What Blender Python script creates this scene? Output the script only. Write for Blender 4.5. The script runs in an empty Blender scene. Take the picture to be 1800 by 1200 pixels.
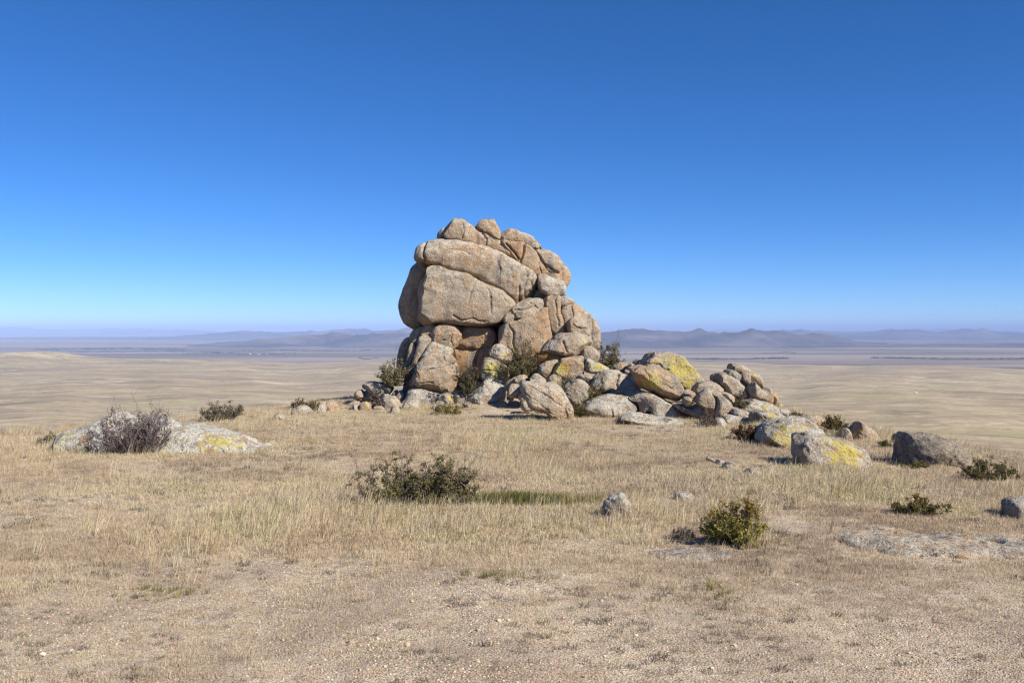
import bpy, math, random
import numpy as np
from mathutils import Vector

# ------------------------------------------------------------------ camera, sky, sun, exposure
scene = bpy.context.scene
COL = scene.collection
F = 1750.0            # focal length in photo pixels (1800 px wide): a 35 mm lens
CX, CY = 900.0, 580.0  # the level line of sight in photo pixels
EYE = 1.7
cam_d = bpy.data.cameras.new('camera')
cam_d.sensor_width = 36.0
cam_d.lens = 36.0 * F / 1800.0
cam_d.shift_y = -(600.0 - CY) / 1800.0
cam_d.clip_start = 0.1
cam_d.clip_end = 200000.0
cam = bpy.data.objects.new('camera', cam_d)
COL.objects.link(cam)
cam.location = (0, 0, EYE)
cam.rotation_euler = (math.radians(90), 0, 0)
scene.camera = cam

SUN_AZ = 123.0       # degrees clockwise from +Y (the view direction): right and behind the camera
SUN_EL = 37.0
world = bpy.data.worlds.new('World')
scene.world = world
world.use_nodes = True
wn = world.node_tree
wn.nodes.clear()
sky = wn.nodes.new('ShaderNodeTexSky')
sky.sky_type = 'NISHITA'
sky.sun_disc = False
sky.sun_elevation = math.radians(SUN_EL)
sky.sun_rotation = math.radians(SUN_AZ)
sky.altitude = 5000
sky.air_density = 1.0
sky.dust_density = 0.5
sky.ozone_density = 8.0
gam = wn.nodes.new('ShaderNodeHueSaturation')
gam.inputs['Saturation'].default_value = 1.15
gam.inputs['Hue'].default_value = 0.503
bg = wn.nodes.new('ShaderNodeBackground')
bg.inputs[1].default_value = 0.085
wo = wn.nodes.new('ShaderNodeOutputWorld')
wn.links.new(sky.outputs[0], gam.inputs['Color'])
wn.links.new(gam.outputs[0], bg.inputs[0])
wn.links.new(bg.outputs[0], wo.inputs[0])

sun_d = bpy.data.lights.new('sun', 'SUN')
sun_d.energy = 4.2
sun_d.angle = math.radians(0.53)
sun_d.color = (1.0, 0.93, 0.83)
sun = bpy.data.objects.new('sun', sun_d)
COL.objects.link(sun)
az, el = math.radians(SUN_AZ), math.radians(SUN_EL)
SUNV = Vector((math.sin(az) * math.cos(el), math.cos(az) * math.cos(el), math.sin(el)))
sun.rotation_euler = SUNV.to_track_quat('Z', 'Y').to_euler()
sun.location = SUNV * 50

scene.view_settings.view_transform = 'Standard'
scene.view_settings.look = 'None'
scene.view_settings.gamma = 1.0
scene.view_settings.use_curve_mapping = False
scene.view_settings.exposure = 0.76
scene.cycles.max_bounces = 6
scene.cycles.diffuse_bounces = 3
scene.cycles.transparent_max_bounces = 8
scene.cycles.volume_bounces = 1
scene.cycles.use_denoising = True
scene.cycles.denoising_prefilter = 'NONE'
scene.cycles.filter_width = 1.3
scene.cycles.sample_clamp_indirect = 4.0

# ------------------------------------------------------------------ numpy helpers
def _hash(ix, iy, iz, seed):
    h = (ix.astype(np.int64) * 374761393 + iy.astype(np.int64) * 668265263 +
         iz.astype(np.int64) * 2147483647 + seed * 1274126177) & 0xffffffff
    h = ((h ^ (h >> 13)) * 1274126177) & 0xffffffff
    h = ((h ^ (h >> 16)) * 2246822519) & 0xffffffff
    return ((h ^ (h >> 15)) & 0xffffff).astype(np.float64) / 0xffffff * 2 - 1

def vnoise(x, y, z, seed=0):
    x, y, z = np.broadcast_arrays(np.asarray(x, float), np.asarray(y, float), np.asarray(z, float))
    ix, iy, iz = np.floor(x), np.floor(y), np.floor(z)
    fx, fy, fz = x - ix, y - iy, z - iz
    fx, fy, fz = [t * t * t * (t * (t * 6 - 15) + 10) for t in (fx, fy, fz)]
    r = 0
    for a in (0, 1):
        wx = fx if a else 1 - fx
        for b in (0, 1):
            wy = fy if b else 1 - fy
            for c in (0, 1):
                wz = fz if c else 1 - fz
                r = r + wx * wy * wz * _hash(ix + a, iy + b, iz + c, seed)
    return r

def fbm(x, y, z, oct=4, seed=0, gain=0.5):
    s, a, f = 0, 1.0, 1.0
    for o in range(oct):
        s = s + a * vnoise(x * f + 17.3 * o, y * f + 5.1 * o, z * f + 9.7 * o, seed + o)
        a *= gain
        f *= 2.03
    return s

def ridged(x, y, z, oct=5, seed=0):
    s, a, f = 0, 0.5, 1.0
    for o in range(oct):
        n = 1 - np.abs(vnoise(x * f + 3.3 * o, y * f, z * f, seed + o)) * 1.6
        s = s + a * n
        a *= 0.5
        f *= 2.1
    return s

def sstep(e0, e1, x):
    t = np.clip((np.asarray(x, float) - e0) / (e1 - e0), 0, 1)
    return t * t * (3 - 2 * t)

def poly_sd(px, py, poly, closed=True):
    """unsigned distance to a polyline / polygon and (closed) an inside mask"""
    P = np.asarray(poly, float)
    A = P if closed else P[:-1]
    B = np.roll(P, -1, 0) if closed else P[1:]
    d = np.full(px.shape, 1e9)
    ins = np.zeros(px.shape, bool)
    for (ax, ay), (bx, by) in zip(A, B):
        ex, ey = bx - ax, by - ay
        t = np.clip(((px - ax) * ex + (py - ay) * ey) / max(ex * ex + ey * ey, 1e-12), 0, 1)
        d = np.minimum(d, np.hypot(px - ax - t * ex, py - ay - t * ey))
        if closed and abs(ey) > 1e-12:
            c = ((ay > py) != (by > py)) & (px < ax + (py - ay) * ex / ey)
            ins ^= c
    return d, ins

def new_mesh(name, verts, faces, smooth=True):
    """verts (n,3); faces: (m,4) or (m,3) array, or a list of such arrays"""
    me = bpy.data.meshes.new(name)
    if not isinstance(faces, list):
        faces = [faces]
    faces = [np.asarray(f, np.int32) for f in faces if len(f)]
    verts = np.asarray(verts, np.float32)
    nl = sum(f.size for f in faces)
    nf = sum(len(f) for f in faces)
    me.vertices.add(len(verts))
    me.vertices.foreach_set('co', verts.ravel())
    me.loops.add(nl)
    me.loops.foreach_set('vertex_index', np.concatenate([f.ravel() for f in faces]))
    me.polygons.add(nf)
    tot = np.concatenate([np.full(len(f), f.shape[1], np.int32) for f in faces])
    st = np.concatenate([[0], np.cumsum(tot)[:-1]]).astype(np.int32)
    me.polygons.foreach_set('loop_start', st)
    try:
        me.polygons.foreach_set('loop_total', tot)
    except Exception:
        pass
    me.polygons.foreach_set('use_smooth', np.full(nf, smooth))
    me.update(calc_edges=True)
    me.validate()
    return me

def add_obj(name, me, mat=None, loc=(0, 0, 0), parent=None, label=None, cat=None, group=None, kind=None):
    o = bpy.data.objects.new(name, me)
    COL.objects.link(o)
    o.location = loc
    if mat and me:
        me.materials.append(mat)
    if parent:
        o.parent = parent
    for k, v in (('label', label), ('category', cat), ('group', group), ('kind', kind)):
        if v:
            o[k] = v
    return o

def grid_faces(n, m, wrap=False):
    i = np.arange(n - 1)[:, None] * m
    if wrap:
        j = np.arange(m)[None, :]
        j2 = (j + 1) % m
    else:
        j = np.arange(m - 1)[None, :]
        j2 = j + 1
    return np.stack([i + j, i + j2, i + m + j2, i + m + j], -1).reshape(-1, 4)

# ------------------------------------------------------------------ node helpers
class NT:
    def __init__(self, name):
        self.m = bpy.data.materials.new(name)
        self.m.use_nodes = True
        self.t = self.m.node_tree
        self.t.nodes.clear()
        self.out = self.t.nodes.new('ShaderNodeOutputMaterial')
    def n(self, typ, **kw):
        nd = self.t.nodes.new(typ)
        ins = kw.pop('ins', {})
        for k, v in kw.items():
            setattr(nd, k, v)
        for k, v in ins.items():
            if isinstance(v, bpy.types.NodeSocket):
                self.t.links.new(v, nd.inputs[k])
            else:
                nd.inputs[k].default_value = v
        return nd
    def link(self, a, b):
        self.t.links.new(a, b)
    def math(self, op, a, b=0.0, c=0.0, clamp=False):
        nd = self.n('ShaderNodeMath', operation=op, use_clamp=clamp, ins={0: a, 1: b})
        if op in ('MULTIPLY_ADD', 'SMOOTH_MIN'):
            if isinstance(c, bpy.types.NodeSocket):
                self.link(c, nd.inputs[2])
            else:
                nd.inputs[2].default_value = c
        return nd.outputs[0]
    def noise(self, vec, scale, detail=4, rough=0.55, dist=0.0):
        return self.n('ShaderNodeTexNoise', ins={'Vector': vec, 'Scale': scale, 'Detail': detail,
                      'Roughness': rough, 'Distortion': dist}).outputs[0]
    def map(self, vec, scale, loc=(0, 0, 0)):
        return self.n('ShaderNodeMapping', ins={'Vector': vec, 'Scale': scale, 'Location': loc}).outputs[0]
    def ramp(self, fac, stops, interp='LINEAR'):
        nd = self.n('ShaderNodeValToRGB', ins={0: fac})
        cr = nd.color_ramp
        cr.interpolation = interp
        while len(cr.elements) < len(stops):
            cr.elements.new(0.5)
        for e, (p, c) in zip(cr.elements, stops):
            e.position = p
            e.color = (c[0], c[1], c[2], 1) if not isinstance(c, (int, float)) else (c, c, c, 1)
        return nd.outputs[0]
    def mix(self, fac, a, b, mode='MIX'):
        nd = self.n('ShaderNodeMix', data_type='RGBA', blend_type=mode)
        for i, v in ((0, fac), (6, a), (7, b)):
            if isinstance(v, bpy.types.NodeSocket):
                self.link(v, nd.inputs[i])
            else:
                nd.inputs[i].default_value = v if i == 0 else (v[0], v[1], v[2], 1)
        return nd.outputs[2]
    def attr(self, name, typ='OBJECT', out='Fac'):
        return self.n('ShaderNodeAttribute', attribute_type=typ, attribute_name=name).outputs[out]
    def pos(self):
        return self.n('ShaderNodeNewGeometry').outputs['Position']
    def bump(self, h, strength, dist, normal=None):
        nd = self.n('ShaderNodeBump', ins={'Height': h, 'Strength': strength, 'Distance': dist})
        if normal is not None:
            self.link(normal, nd.inputs['Normal'])
        return nd.outputs[0]
    def bsdf(self, col, rough=0.9, normal=None, spec=0.15):
        b = self.n('ShaderNodeBsdfPrincipled', ins={'Base Color': col if isinstance(col, bpy.types.NodeSocket)
                   else (col[0], col[1], col[2], 1), 'Roughness': rough, 'Specular IOR Level': spec})
        if normal is not None:
            self.link(normal, b.inputs['Normal'])
        self.link(b.outputs[0], self.out.inputs[0])
        return b

# ------------------------------------------------------------------ materials
def mat_rock():
    k = NT('granite')
    p = k.pos()
    warm, pale, dark = k.attr('warm'), k.attr('pale'), k.attr('dark')
    big = k.noise(p, 0.9, 5, 0.6, 0.3)
    mid = k.noise(p, 3.2, 5, 0.65)
    fine = k.noise(p, 26, 4, 0.7)
    grit = k.noise(p, 85, 2, 0.7)
    grey = k.mix(mid, (0.21, 0.17, 0.125), (0.43, 0.355, 0.26))
    tan = k.mix(mid, (0.32, 0.20, 0.105), (0.53, 0.365, 0.21))
    f = k.math('ADD', k.math('MULTIPLY_ADD', big, 3.0, -1.35), warm, clamp=True)
    col = k.mix(f, grey, tan)
    # iron streaks and grey wash running down the faces
    st = k.noise(k.map(p, (2.3, 2.3, 0.2)), 1.0, 3, 0.5, 0.35)
    msk = k.ramp(k.noise(p, 0.45, 3, 0.5), [(0.36, 0.3), (0.52, 1.0)])
    st1 = k.ramp(st, [(0.53, 0.0), (0.59, 1.0)])
    col = k.mix(k.math('MULTIPLY', k.math('MULTIPLY', st1, msk), k.math('MULTIPLY', warm, 1.3, clamp=True)), col, (0.43, 0.235, 0.105))
    st2 = k.ramp(k.noise(k.map(p, (3.0, 3.0, 0.24), (7, 3, 1)), 1.0, 3, 0.55, 0.3), [(0.54, 0.0), (0.61, 1.0)])
    col = k.mix(k.math('MULTIPLY', k.math('MULTIPLY', st2, 0.85), k.ramp(k.noise(p, 0.6, 3, 0.5), [(0.38, 0.1), (0.56, 1.0)])), col, (0.15, 0.13, 0.115))
    # dark weathered patches
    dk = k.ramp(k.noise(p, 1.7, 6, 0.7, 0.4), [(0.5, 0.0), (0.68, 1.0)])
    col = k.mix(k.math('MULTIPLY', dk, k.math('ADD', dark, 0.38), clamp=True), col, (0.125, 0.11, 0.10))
    # grey-green crust lichen
    nz = k.n('ShaderNodeSeparateXYZ', ins={0: k.n('ShaderNodeNewGeometry').outputs['Normal']}).outputs[2]
    lp = k.ramp(k.noise(p, 5.5, 6, 0.75, 0.2), [(0.41, 0.0), (0.53, 1.0)])
    up = k.math('MULTIPLY_ADD', nz, 0.5, 0.45, clamp=True)
    lf = k.math('MULTIPLY', k.math('MULTIPLY', lp, up), pale, clamp=True)
    col = k.mix(lf, col, k.mix(fine, (0.40, 0.385, 0.32), (0.68, 0.655, 0.56)))
    # crystals and dark grains
    col = k.mix(1.0, col, k.ramp(grit, [(0.25, 0.55), (0.5, 1.0), (0.75, 1.35)]), 'MULTIPLY')
    col = k.mix(1.0, col, k.ramp(fine, [(0.3, 0.68), (0.5, 1.0), (0.7, 1.22)]), 'MULTIPLY')
    # yellow lichen around one place on the rock
    cx = k.n('ShaderNodeCombineXYZ', ins={0: k.attr('lx'), 1: k.attr('ly'), 2: k.attr('lz')}).outputs[0]
    ds = k.n('ShaderNodeVectorMath', operation='DISTANCE', ins={0: p, 1: cx}).outputs['Value']
    q = k.math('SUBTRACT', 1.0, k.math('DIVIDE', ds, k.math('ADD', k.attr('lr'), 0.001)))
    yn = k.math('MULTIPLY_ADD', k.noise(p, 8.0, 9, 0.8, 0.5), 5.0, -2.75)
    yl = k.math('MULTIPLY', k.math('ADD', k.math('MULTIPLY', q, 0.75), yn), 11.0, clamp=True)
    yl = k.math('MULTIPLY', yl, k.math('GREATER_THAN', q, 0.0))
    yfine = k.ramp(k.noise(p, 40, 5, 0.8), [(0.40, 0.0), (0.52, 1.0)])
    yl = k.math('MULTIPLY', yl, k.math('MULTIPLY_ADD', yfine, 0.85, 0.1))
    col = k.mix(k.math('MULTIPLY', yl, 0.92), col, k.mix(fine, (0.42, 0.33, 0.05), (0.66, 0.56, 0.08)))
    hc = k.math('ABSOLUTE', k.math('SUBTRACT', k.noise(k.map(p, (0.9, 0.9, 1.5)), 1.6, 6, 0.6, 0.6), 0.5))
    hc = k.math('MULTIPLY', k.ramp(hc, [(0.0, 1.0), (0.012, 0.0)]), k.ramp(big, [(0.42, 0.0), (0.55, 1.0)]))
    h = k.math('ADD', k.math('MULTIPLY', mid, 1.0), k.math('MULTIPLY', fine, 0.35))
    h = k.math('SUBTRACT', h, k.math('MULTIPLY', hc, 0.5))
    col = k.mix(k.math('MULTIPLY', hc, 0.45), col, (0.06, 0.05, 0.04))
    n1 = k.bump(h, 0.55, 0.14)
    n2 = k.bump(k.math('ADD', grit, k.math('MULTIPLY', fine, 2.0)), 0.6, 0.014, n1)
    k.bsdf(col, 0.92, n2, 0.12)
    return k.m

def mat_ground():
    k = NT('steppe_ground')
    p = k.pos()
    r = k.n('ShaderNodeVectorMath', operation='LENGTH', ins={0: p}).outputs['Value']
    # --- hilltop: granite grit, dust and litter
    g1 = k.noise(p, 1.1, 5, 0.6, 0.4)
    g2 = k.noise(p, 95, 3, 0.75)
    g3 = k.noise(p, 7.0, 5, 0.7)
    vor = k.n('ShaderNodeTexVoronoi', ins={'Vector': p, 'Scale': 70.0})
    near = k.mix(k.ramp(g1, [(0.38, 0.0), (0.62, 1.0)]), (0.36, 0.255, 0.15), (0.55, 0.43, 0.275))
    near = k.mix(k.ramp(g3, [(0.52, 0.0), (0.66, 1.0)]), near, (0.27, 0.18, 0.11))
    near = k.mix(0.75, near, k.ramp(g2, [(0.25, 0.45), (0.5, 1.0), (0.75, 1.5)]), 'MULTIPLY')
    peb = k.n('ShaderNodeHueSaturation', ins={'Color': vor.outputs['Color'], 'Saturation': 0.25, 'Value': 1.25}).outputs[0]
    near = k.mix(0.4, near, peb, 'MULTIPLY')
    near = k.mix(0.22, near, k.mix(0.5, peb, (0.5, 0.4, 0.3)))
    # --- open steppe: bands of dry grass
    s1 = k.noise(k.map(p, (0.0016, 0.0020, 0.002)), 1.0, 10, 0.66, 0.3)
    s2 = k.noise(k.map(p, (0.007, 0.010, 0.01)), 1.0, 9, 0.7, 0.2)
    s3 = k.noise(k.map(p, (0.09, 0.09, 0.1)), 1.0, 10, 0.8, 0.2)
    far = k.ramp(s1, [(0.34, (0.36, 0.275, 0.185)), (0.45, (0.49, 0.39, 0.25)), (0.53, (0.41, 0.34, 0.195)), (0.62, (0.55, 0.455, 0.30))])
    far = k.mix(k.ramp(s2, [(0.42, 0.0), (0.6, 0.5)]), far, (0.28, 0.215, 0.15))
    far = k.mix(k.ramp(s2, [(0.60, 0.0), (0.72, 0.35)]), far, (0.50, 0.42, 0.29))
    far = k.mix(0.8, far, k.ramp(s3, [(0.32, 0.5), (0.5, 1.0), (0.66, 1.4)]), 'MULTIPLY')
    far = k.mix(k.ramp(k.noise(p, 0.0009, 7, 0.7), [(0.55, 0.0), (0.66, 0.6)]), far, (0.17, 0.15, 0.085))
    pt = k.noise(k.map(p, (0.0042, 0.0058, 0.004), (3, 8, 0)), 1.0, 12, 0.72, 0.6)
    far = k.mix(k.ramp(pt, [(0.50, 0.0), (0.535, 0.65)]), far, (0.29, 0.225, 0.155))
    far = k.mix(k.ramp(pt, [(0.40, 0.6), (0.44, 0.0)]), far, (0.33, 0.295, 0.155))
    dr = k.math('ABSOLUTE', k.math('SUBTRACT', k.noise(k.map(p, (0.0016, 0.0024, 0.002), (5, 1, 0)), 1.0, 8, 0.6, 0.8), 0.5))
    far = k.mix(k.ramp(dr, [(0.0, 0.55), (0.018, 0.0)]), far, (0.15, 0.125, 0.08))
    dr2 = k.math('ABSOLUTE', k.math('SUBTRACT', k.noise(k.map(p, (0.0011, 0.0016, 0.002), (9, 4, 0)), 1.0, 5, 0.5, 0.5), 0.5))
    far = k.mix(k.ramp(dr2, [(0.0, 0.6), (0.006, 0.0)]), far, (0.60, 0.52, 0.38))
    sp = k.n('ShaderNodeTexVoronoi', ins={'Vector': p, 'Scale': 0.11}).outputs['Distance']
    far = k.mix(k.math('MULTIPLY', k.ramp(sp, [(0.10, 1.0), (0.16, 0.0)]), k.ramp(s2, [(0.48, 0.0), (0.56, 0.85)])), far, (0.09, 0.08, 0.055))
    # the valley floor beyond is darker scrub
    v1 = k.noise(k.map(p, (0.0002, 0.0012, 0.0005)), 1.0, 8, 0.65, 0.4)
    val = k.ramp(v1, [(0.40, (0.145, 0.115, 0.085)), (0.5, (0.22, 0.175, 0.13)), (0.58, (0.33, 0.27, 0.20))])
    fv = k.ramp(k.math('DIVIDE', r, 6000.0), [(0.62, 0.0), (0.82, 1.0)])
    far = k.mix(fv, far, val)
    fn = k.ramp(k.math('DIVIDE', r, 100.0), [(0.3, 0.0), (0.75, 1.0)])
    col = k.mix(fn, near, far)
    hb = k.math('ADD', k.math('MULTIPLY', vor.outputs['Distance'], -0.9), k.math('MULTIPLY', g2, 0.8))
    n1 = k.bump(hb, 0.8, 0.012)
    n2 = k.bump(k.noise(p, 9, 6, 0.7), 0.5, 0.05, n1)
    k.bsdf(col, 0.95, n2, 0.08)
    return k.m

def mat_mountain():
    k = NT('far_hills')
    p = k.pos()
    s = k.noise(k.map(p, (0.0012, 0.0012, 0.004)), 1.0, 8, 0.65)
    col = k.ramp(s, [(0.36, (0.055, 0.045, 0.045)), (0.5, (0.10, 0.082, 0.075)), (0.64, (0.18, 0.15, 0.13))])
    k.bsdf(col, 0.95, None, 0.05)
    return k.m

def mat_grass(name, stops):
    k = NT(name)
    t = k.attr('tint', 'INSTANCER')
    h = k.n('ShaderNodeSeparateXYZ', ins={0: k.n('ShaderNodeTexCoord').outputs['Object']}).outputs[2]
    col = k.ramp(t, stops)
    b = k.n('ShaderNodeBsdfDiffuse', ins={'Color': col})
    tr = k.n('ShaderNodeBsdfTranslucent', ins={'Color': col})
    mx = k.n('ShaderNodeMixShader', ins={0: 0.3, 1: b.outputs[0], 2: tr.outputs[0]})
    k.link(mx.outputs[0], k.out.inputs[0])
    return k.m

def mat_leaf():
    k = NT('shrub_leaf')
    col = k.attr('col', 'GEOMETRY', 'Color')
    b = k.n('ShaderNodeBsdfDiffuse', ins={'Color': col})
    tr = k.n('ShaderNodeBsdfTranslucent', ins={'Color': col})
    mx = k.n('ShaderNodeMixShader', ins={0: 0.3, 1: b.outputs[0], 2: tr.outputs[0]})
    k.link(mx.outputs[0], k.out.inputs[0])
    return k.m

def mat_plain(name, c, rough=0.9, var=0.25, scale=20.0, spec=0.1):
    k = NT(name)
    n = k.noise(k.pos(), scale, 4, 0.65)
    col = k.mix(1.0, c, k.ramp(n, [(0.3, 1 - var), (0.7, 1 + var)]), 'MULTIPLY')
    k.bsdf(col, rough, None, spec)
    return k.m

def mat_pebble():
    k = NT('granite_grit')
    t = k.attr('tint', 'INSTANCER')
    col = k.ramp(t, [(0.0, (0.20, 0.13, 0.08)), (0.25, (0.38, 0.27, 0.165)), (0.6, (0.57, 0.45, 0.29)), (0.9, (0.76, 0.65, 0.48)), (1.0, (0.12, 0.11, 0.11))])
    k.bsdf(col, 0.8, None, 0.2)
    return k.m

ROCK = mat_rock()
GROUND = mat_ground()
MOUNT = mat_mountain()
LEAF = mat_leaf()
TWIG = mat_plain('shrub_bark', (0.105, 0.085, 0.075), 0.9, 0.4, 60)
TWIG_GREY = mat_plain('shrub_bark_grey', (0.20, 0.16, 0.165), 0.9, 0.4, 60)

# ------------------------------------------------------------------ terrain
EDGE = [(-16, -30), (-13, 8), (-11.2, 17.5), (-9.4, 23), (-7.6, 28), (-5.6, 35), (-3, 38), (3, 38.5), (6.5, 34),
        (7.6, 28), (7.4, 22), (7.6, 18), (8.4, 14), (10.5, 6), (15, -30)]
FAR_R = np.log([30, 60, 150, 300, 600, 1200, 2000, 3000, 3800, 5000, 6500, 90000])
FAR_Z = np.array([-3.0, -9, -23, -37, -60, -84, -96, -106, -119, -168, -174, -174])

def ground_z(x, y):
    x = np.asarray(x, float)
    y = np.asarray(y, float)
    x, y = np.broadcast_arrays(x, y)
    r = np.hypot(x, y)
    d, ins = poly_sd(x, y, EDGE)
    s = np.where(ins, -d, d)
    s = np.maximum(s + 1.2, 0)
    drop = np.where(s < 4.5, 0.5 * 0.075 * s * s, 0.759 + 0.3375 * (s - 4.5))
    drop = np.minimum(drop, 18)
    near = -0.02 * np.clip(y, -40, 60) - drop
    near = near + 0.55 * np.exp(-((x - 0.8) / 5.0) ** 2 - ((y - 31.5) / 3.6) ** 2)
    near = near + 0.32 * np.exp(-((x - 5.4) / 1.9) ** 2 - ((y - 26.2) / 1.9) ** 2)
    near = near + 0.055 * fbm(x * 0.33, y * 0.33, 0, 3, 5) + 0.018 * fbm(x * 1.9, y * 1.9, 0, 3, 9)
    zf = np.interp(np.log(np.maximum(r, 30)), FAR_R, FAR_Z)
    amp = np.minimum(r * 0.0055, 12) * sstep(80, 500, r) * (1 - 0.85 * sstep(4200, 5600, r))
    zf = zf + amp * fbm(x / (60 + r * 0.16), y / (60 + r * 0.16), 0, 4, 21)
    zf = zf + 50 * np.exp(-((x + 1640) / 190) ** 2 - ((y - 3350) / 420) ** 2)
    zf = zf + 18 * np.exp(-((x + 1180) / 330) ** 2 - ((y - 3400) / 300) ** 2)
    w = sstep(40, 160, r)
    return near * (1 - w) + zf * w

def gz(x, y):
    return float(ground_z(np.array([x]), np.array([y]))[0])

_D = np.concatenate([np.arange(3.5, 60, 0.02), np.geomspace(60, 30000, 1500)])
def hit(px, py):
    """distance at which the ray through a photo pixel first meets the ground"""
    z = EYE + (CY - py) / F * _D - ground_z((px - CX) / F * _D, _D)
    i = np.argmax(z < 0)
    return float(_D[i])

def at(px, py, d):
    return ((px - CX) / F * d, d, EYE + (CY - py) / F * d)

def on_ground(px, py):
    d = hit(px, py)
    x = (px - CX) / F * d
    return x, d, gz(x, d)

def build_ground():
    a = np.concatenate([np.linspace(-180, -50, 40)[:-1], np.linspace(-50, -32, 60)[:-1], np.linspace(-32, 32, 560)[:-1],
                        np.linspace(32, 50, 60)[:-1], np.linspace(50, 180, 40)[:-1]])
    a = np.radians(a)
    r = np.concatenate([np.linspace(0.4, 4, 12)[:-1], np.linspace(4, 44, 330)[:-1], np.geomspace(44, 5800, 170)[:-1], np.geomspace(5800, 90000, 40)])
    R, A = np.meshgrid(r, a, indexing='ij')
    X, Y = R * np.sin(A), R * np.cos(A)
    Z = ground_z(X, Y)
    V = np.stack([X, Y, Z], -1).reshape(-1, 3)
    Q = grid_faces(len(r), len(a), True)[:, ::-1]
    c = len(V)
    V = np.vstack([V, [[0, 0, gz(0, 0)]]])
    m = len(a)
    T = np.stack([np.arange(m), (np.arange(m) + 1) % m, np.full(m, c)], -1)[:, ::-1]
    add_obj('ground', new_mesh('ground', V, [Q, T]), GROUND, kind='structure')
build_ground()

PLAIN = -174.0
def mountains(name, r0, width, tops, seed, scale, foot=0.3):
    px = np.arange(-700, 2500, 3.2)
    tx = [t[0] for t in tops]
    ty = [t[1] for t in tops]
    top = np.interp(px, tx, ty) - (4.0 if r0 < 30000 else 2.0)
    sh = np.linspace(-1.0, 1.0, 64)
    PX, S = np.meshgrid(px, sh, indexing='ij')
    Y = r0 + S * width
    X = (PX - CX) / F * Y
    H = (EYE - PLAIN + (CY - top) / F * r0)[:, None]
    rn = ridged(X / scale, Y / scale, 0, 5, seed)
    low = fbm(X / (scale * 2.6), Y / (scale * 2.6), 0, 2, seed + 50)
    prof = np.exp(-(S / 0.36) ** 2) + foot * np.exp(-((S + 0.5) / 0.2) ** 2) * (0.5 + 0.9 * low)
    e = sstep(1.0, 0.8, np.abs(S))
    Z = PLAIN - 8 + (H + 8) * prof * e * (0.28 + 0.95 * rn) * (1 + 0.12 * low)
    V = np.stack([X, Y, Z], -1).reshape(-1, 3)
    add_obj(name, new_mesh(name, V, grid_faces(len(px), len(sh))), MOUNT, kind='structure')

mountains('hills', 11500, 2600, [(-700, 612), (300, 612), (430, 602), (500, 594), (600, 586), (640, 584), (720, 585), (860, 596), (1000, 592), (1060, 589), (1120, 584),
          (1180, 586), (1235, 581), (1290, 583), (1370, 586), (1440, 591), (1500, 601), (1600, 606), (1700, 607), (2500, 606)], 3, 1100)
mountains('hills', 21000, 4500, [(-700, 598), (200, 596), (330, 592), (460, 583), (520, 582), (570, 579), (630, 573), (690, 577), (760, 576), (900, 588), (1100, 586), (1300, 588), (1400, 583), (1480, 586),
          (1580, 579), (1640, 583), (1700, 579), (1790, 582), (1900, 578), (2500, 584)], 13, 1500)
mountains('hills', 40000, 6500, [(-700, 574), (-100, 574), (60, 577), (150, 574), (260, 577), (400, 582), (600, 586), (900, 588), (1080, 583), (1200, 582), (1330, 581),
          (1500, 583), (1680, 579), (1800, 581), (2500, 580)], 29, 3200)

# ------------------------------------------------------------------ rocks
def smooth_poly(P, n=4):
    P = np.asarray(P, float)
    p0, p1, p2, p3 = np.roll(P, 1, 0), P, np.roll(P, -1, 0), np.roll(P, -2, 0)
    out = []
    for t in np.arange(n) / n:
        out.append(0.5 * (2 * p1 + (p2 - p0) * t + (2 * p0 - 5 * p1 + 4 * p2 - p3) * t * t + (3 * p1 - p0 - 3 * p2 + p3) * t ** 3))
    return np.stack(out, 1).reshape(-1, 2)

def blur2(a, n):
    for _ in range(n):
        b = np.pad(a, 1, mode='edge')
        a = (b[:-2, 1:-1] + b[2:, 1:-1] + b[1:-1, :-2] + b[1:-1, 2:] + 2 * a) / 6
    return a

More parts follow.
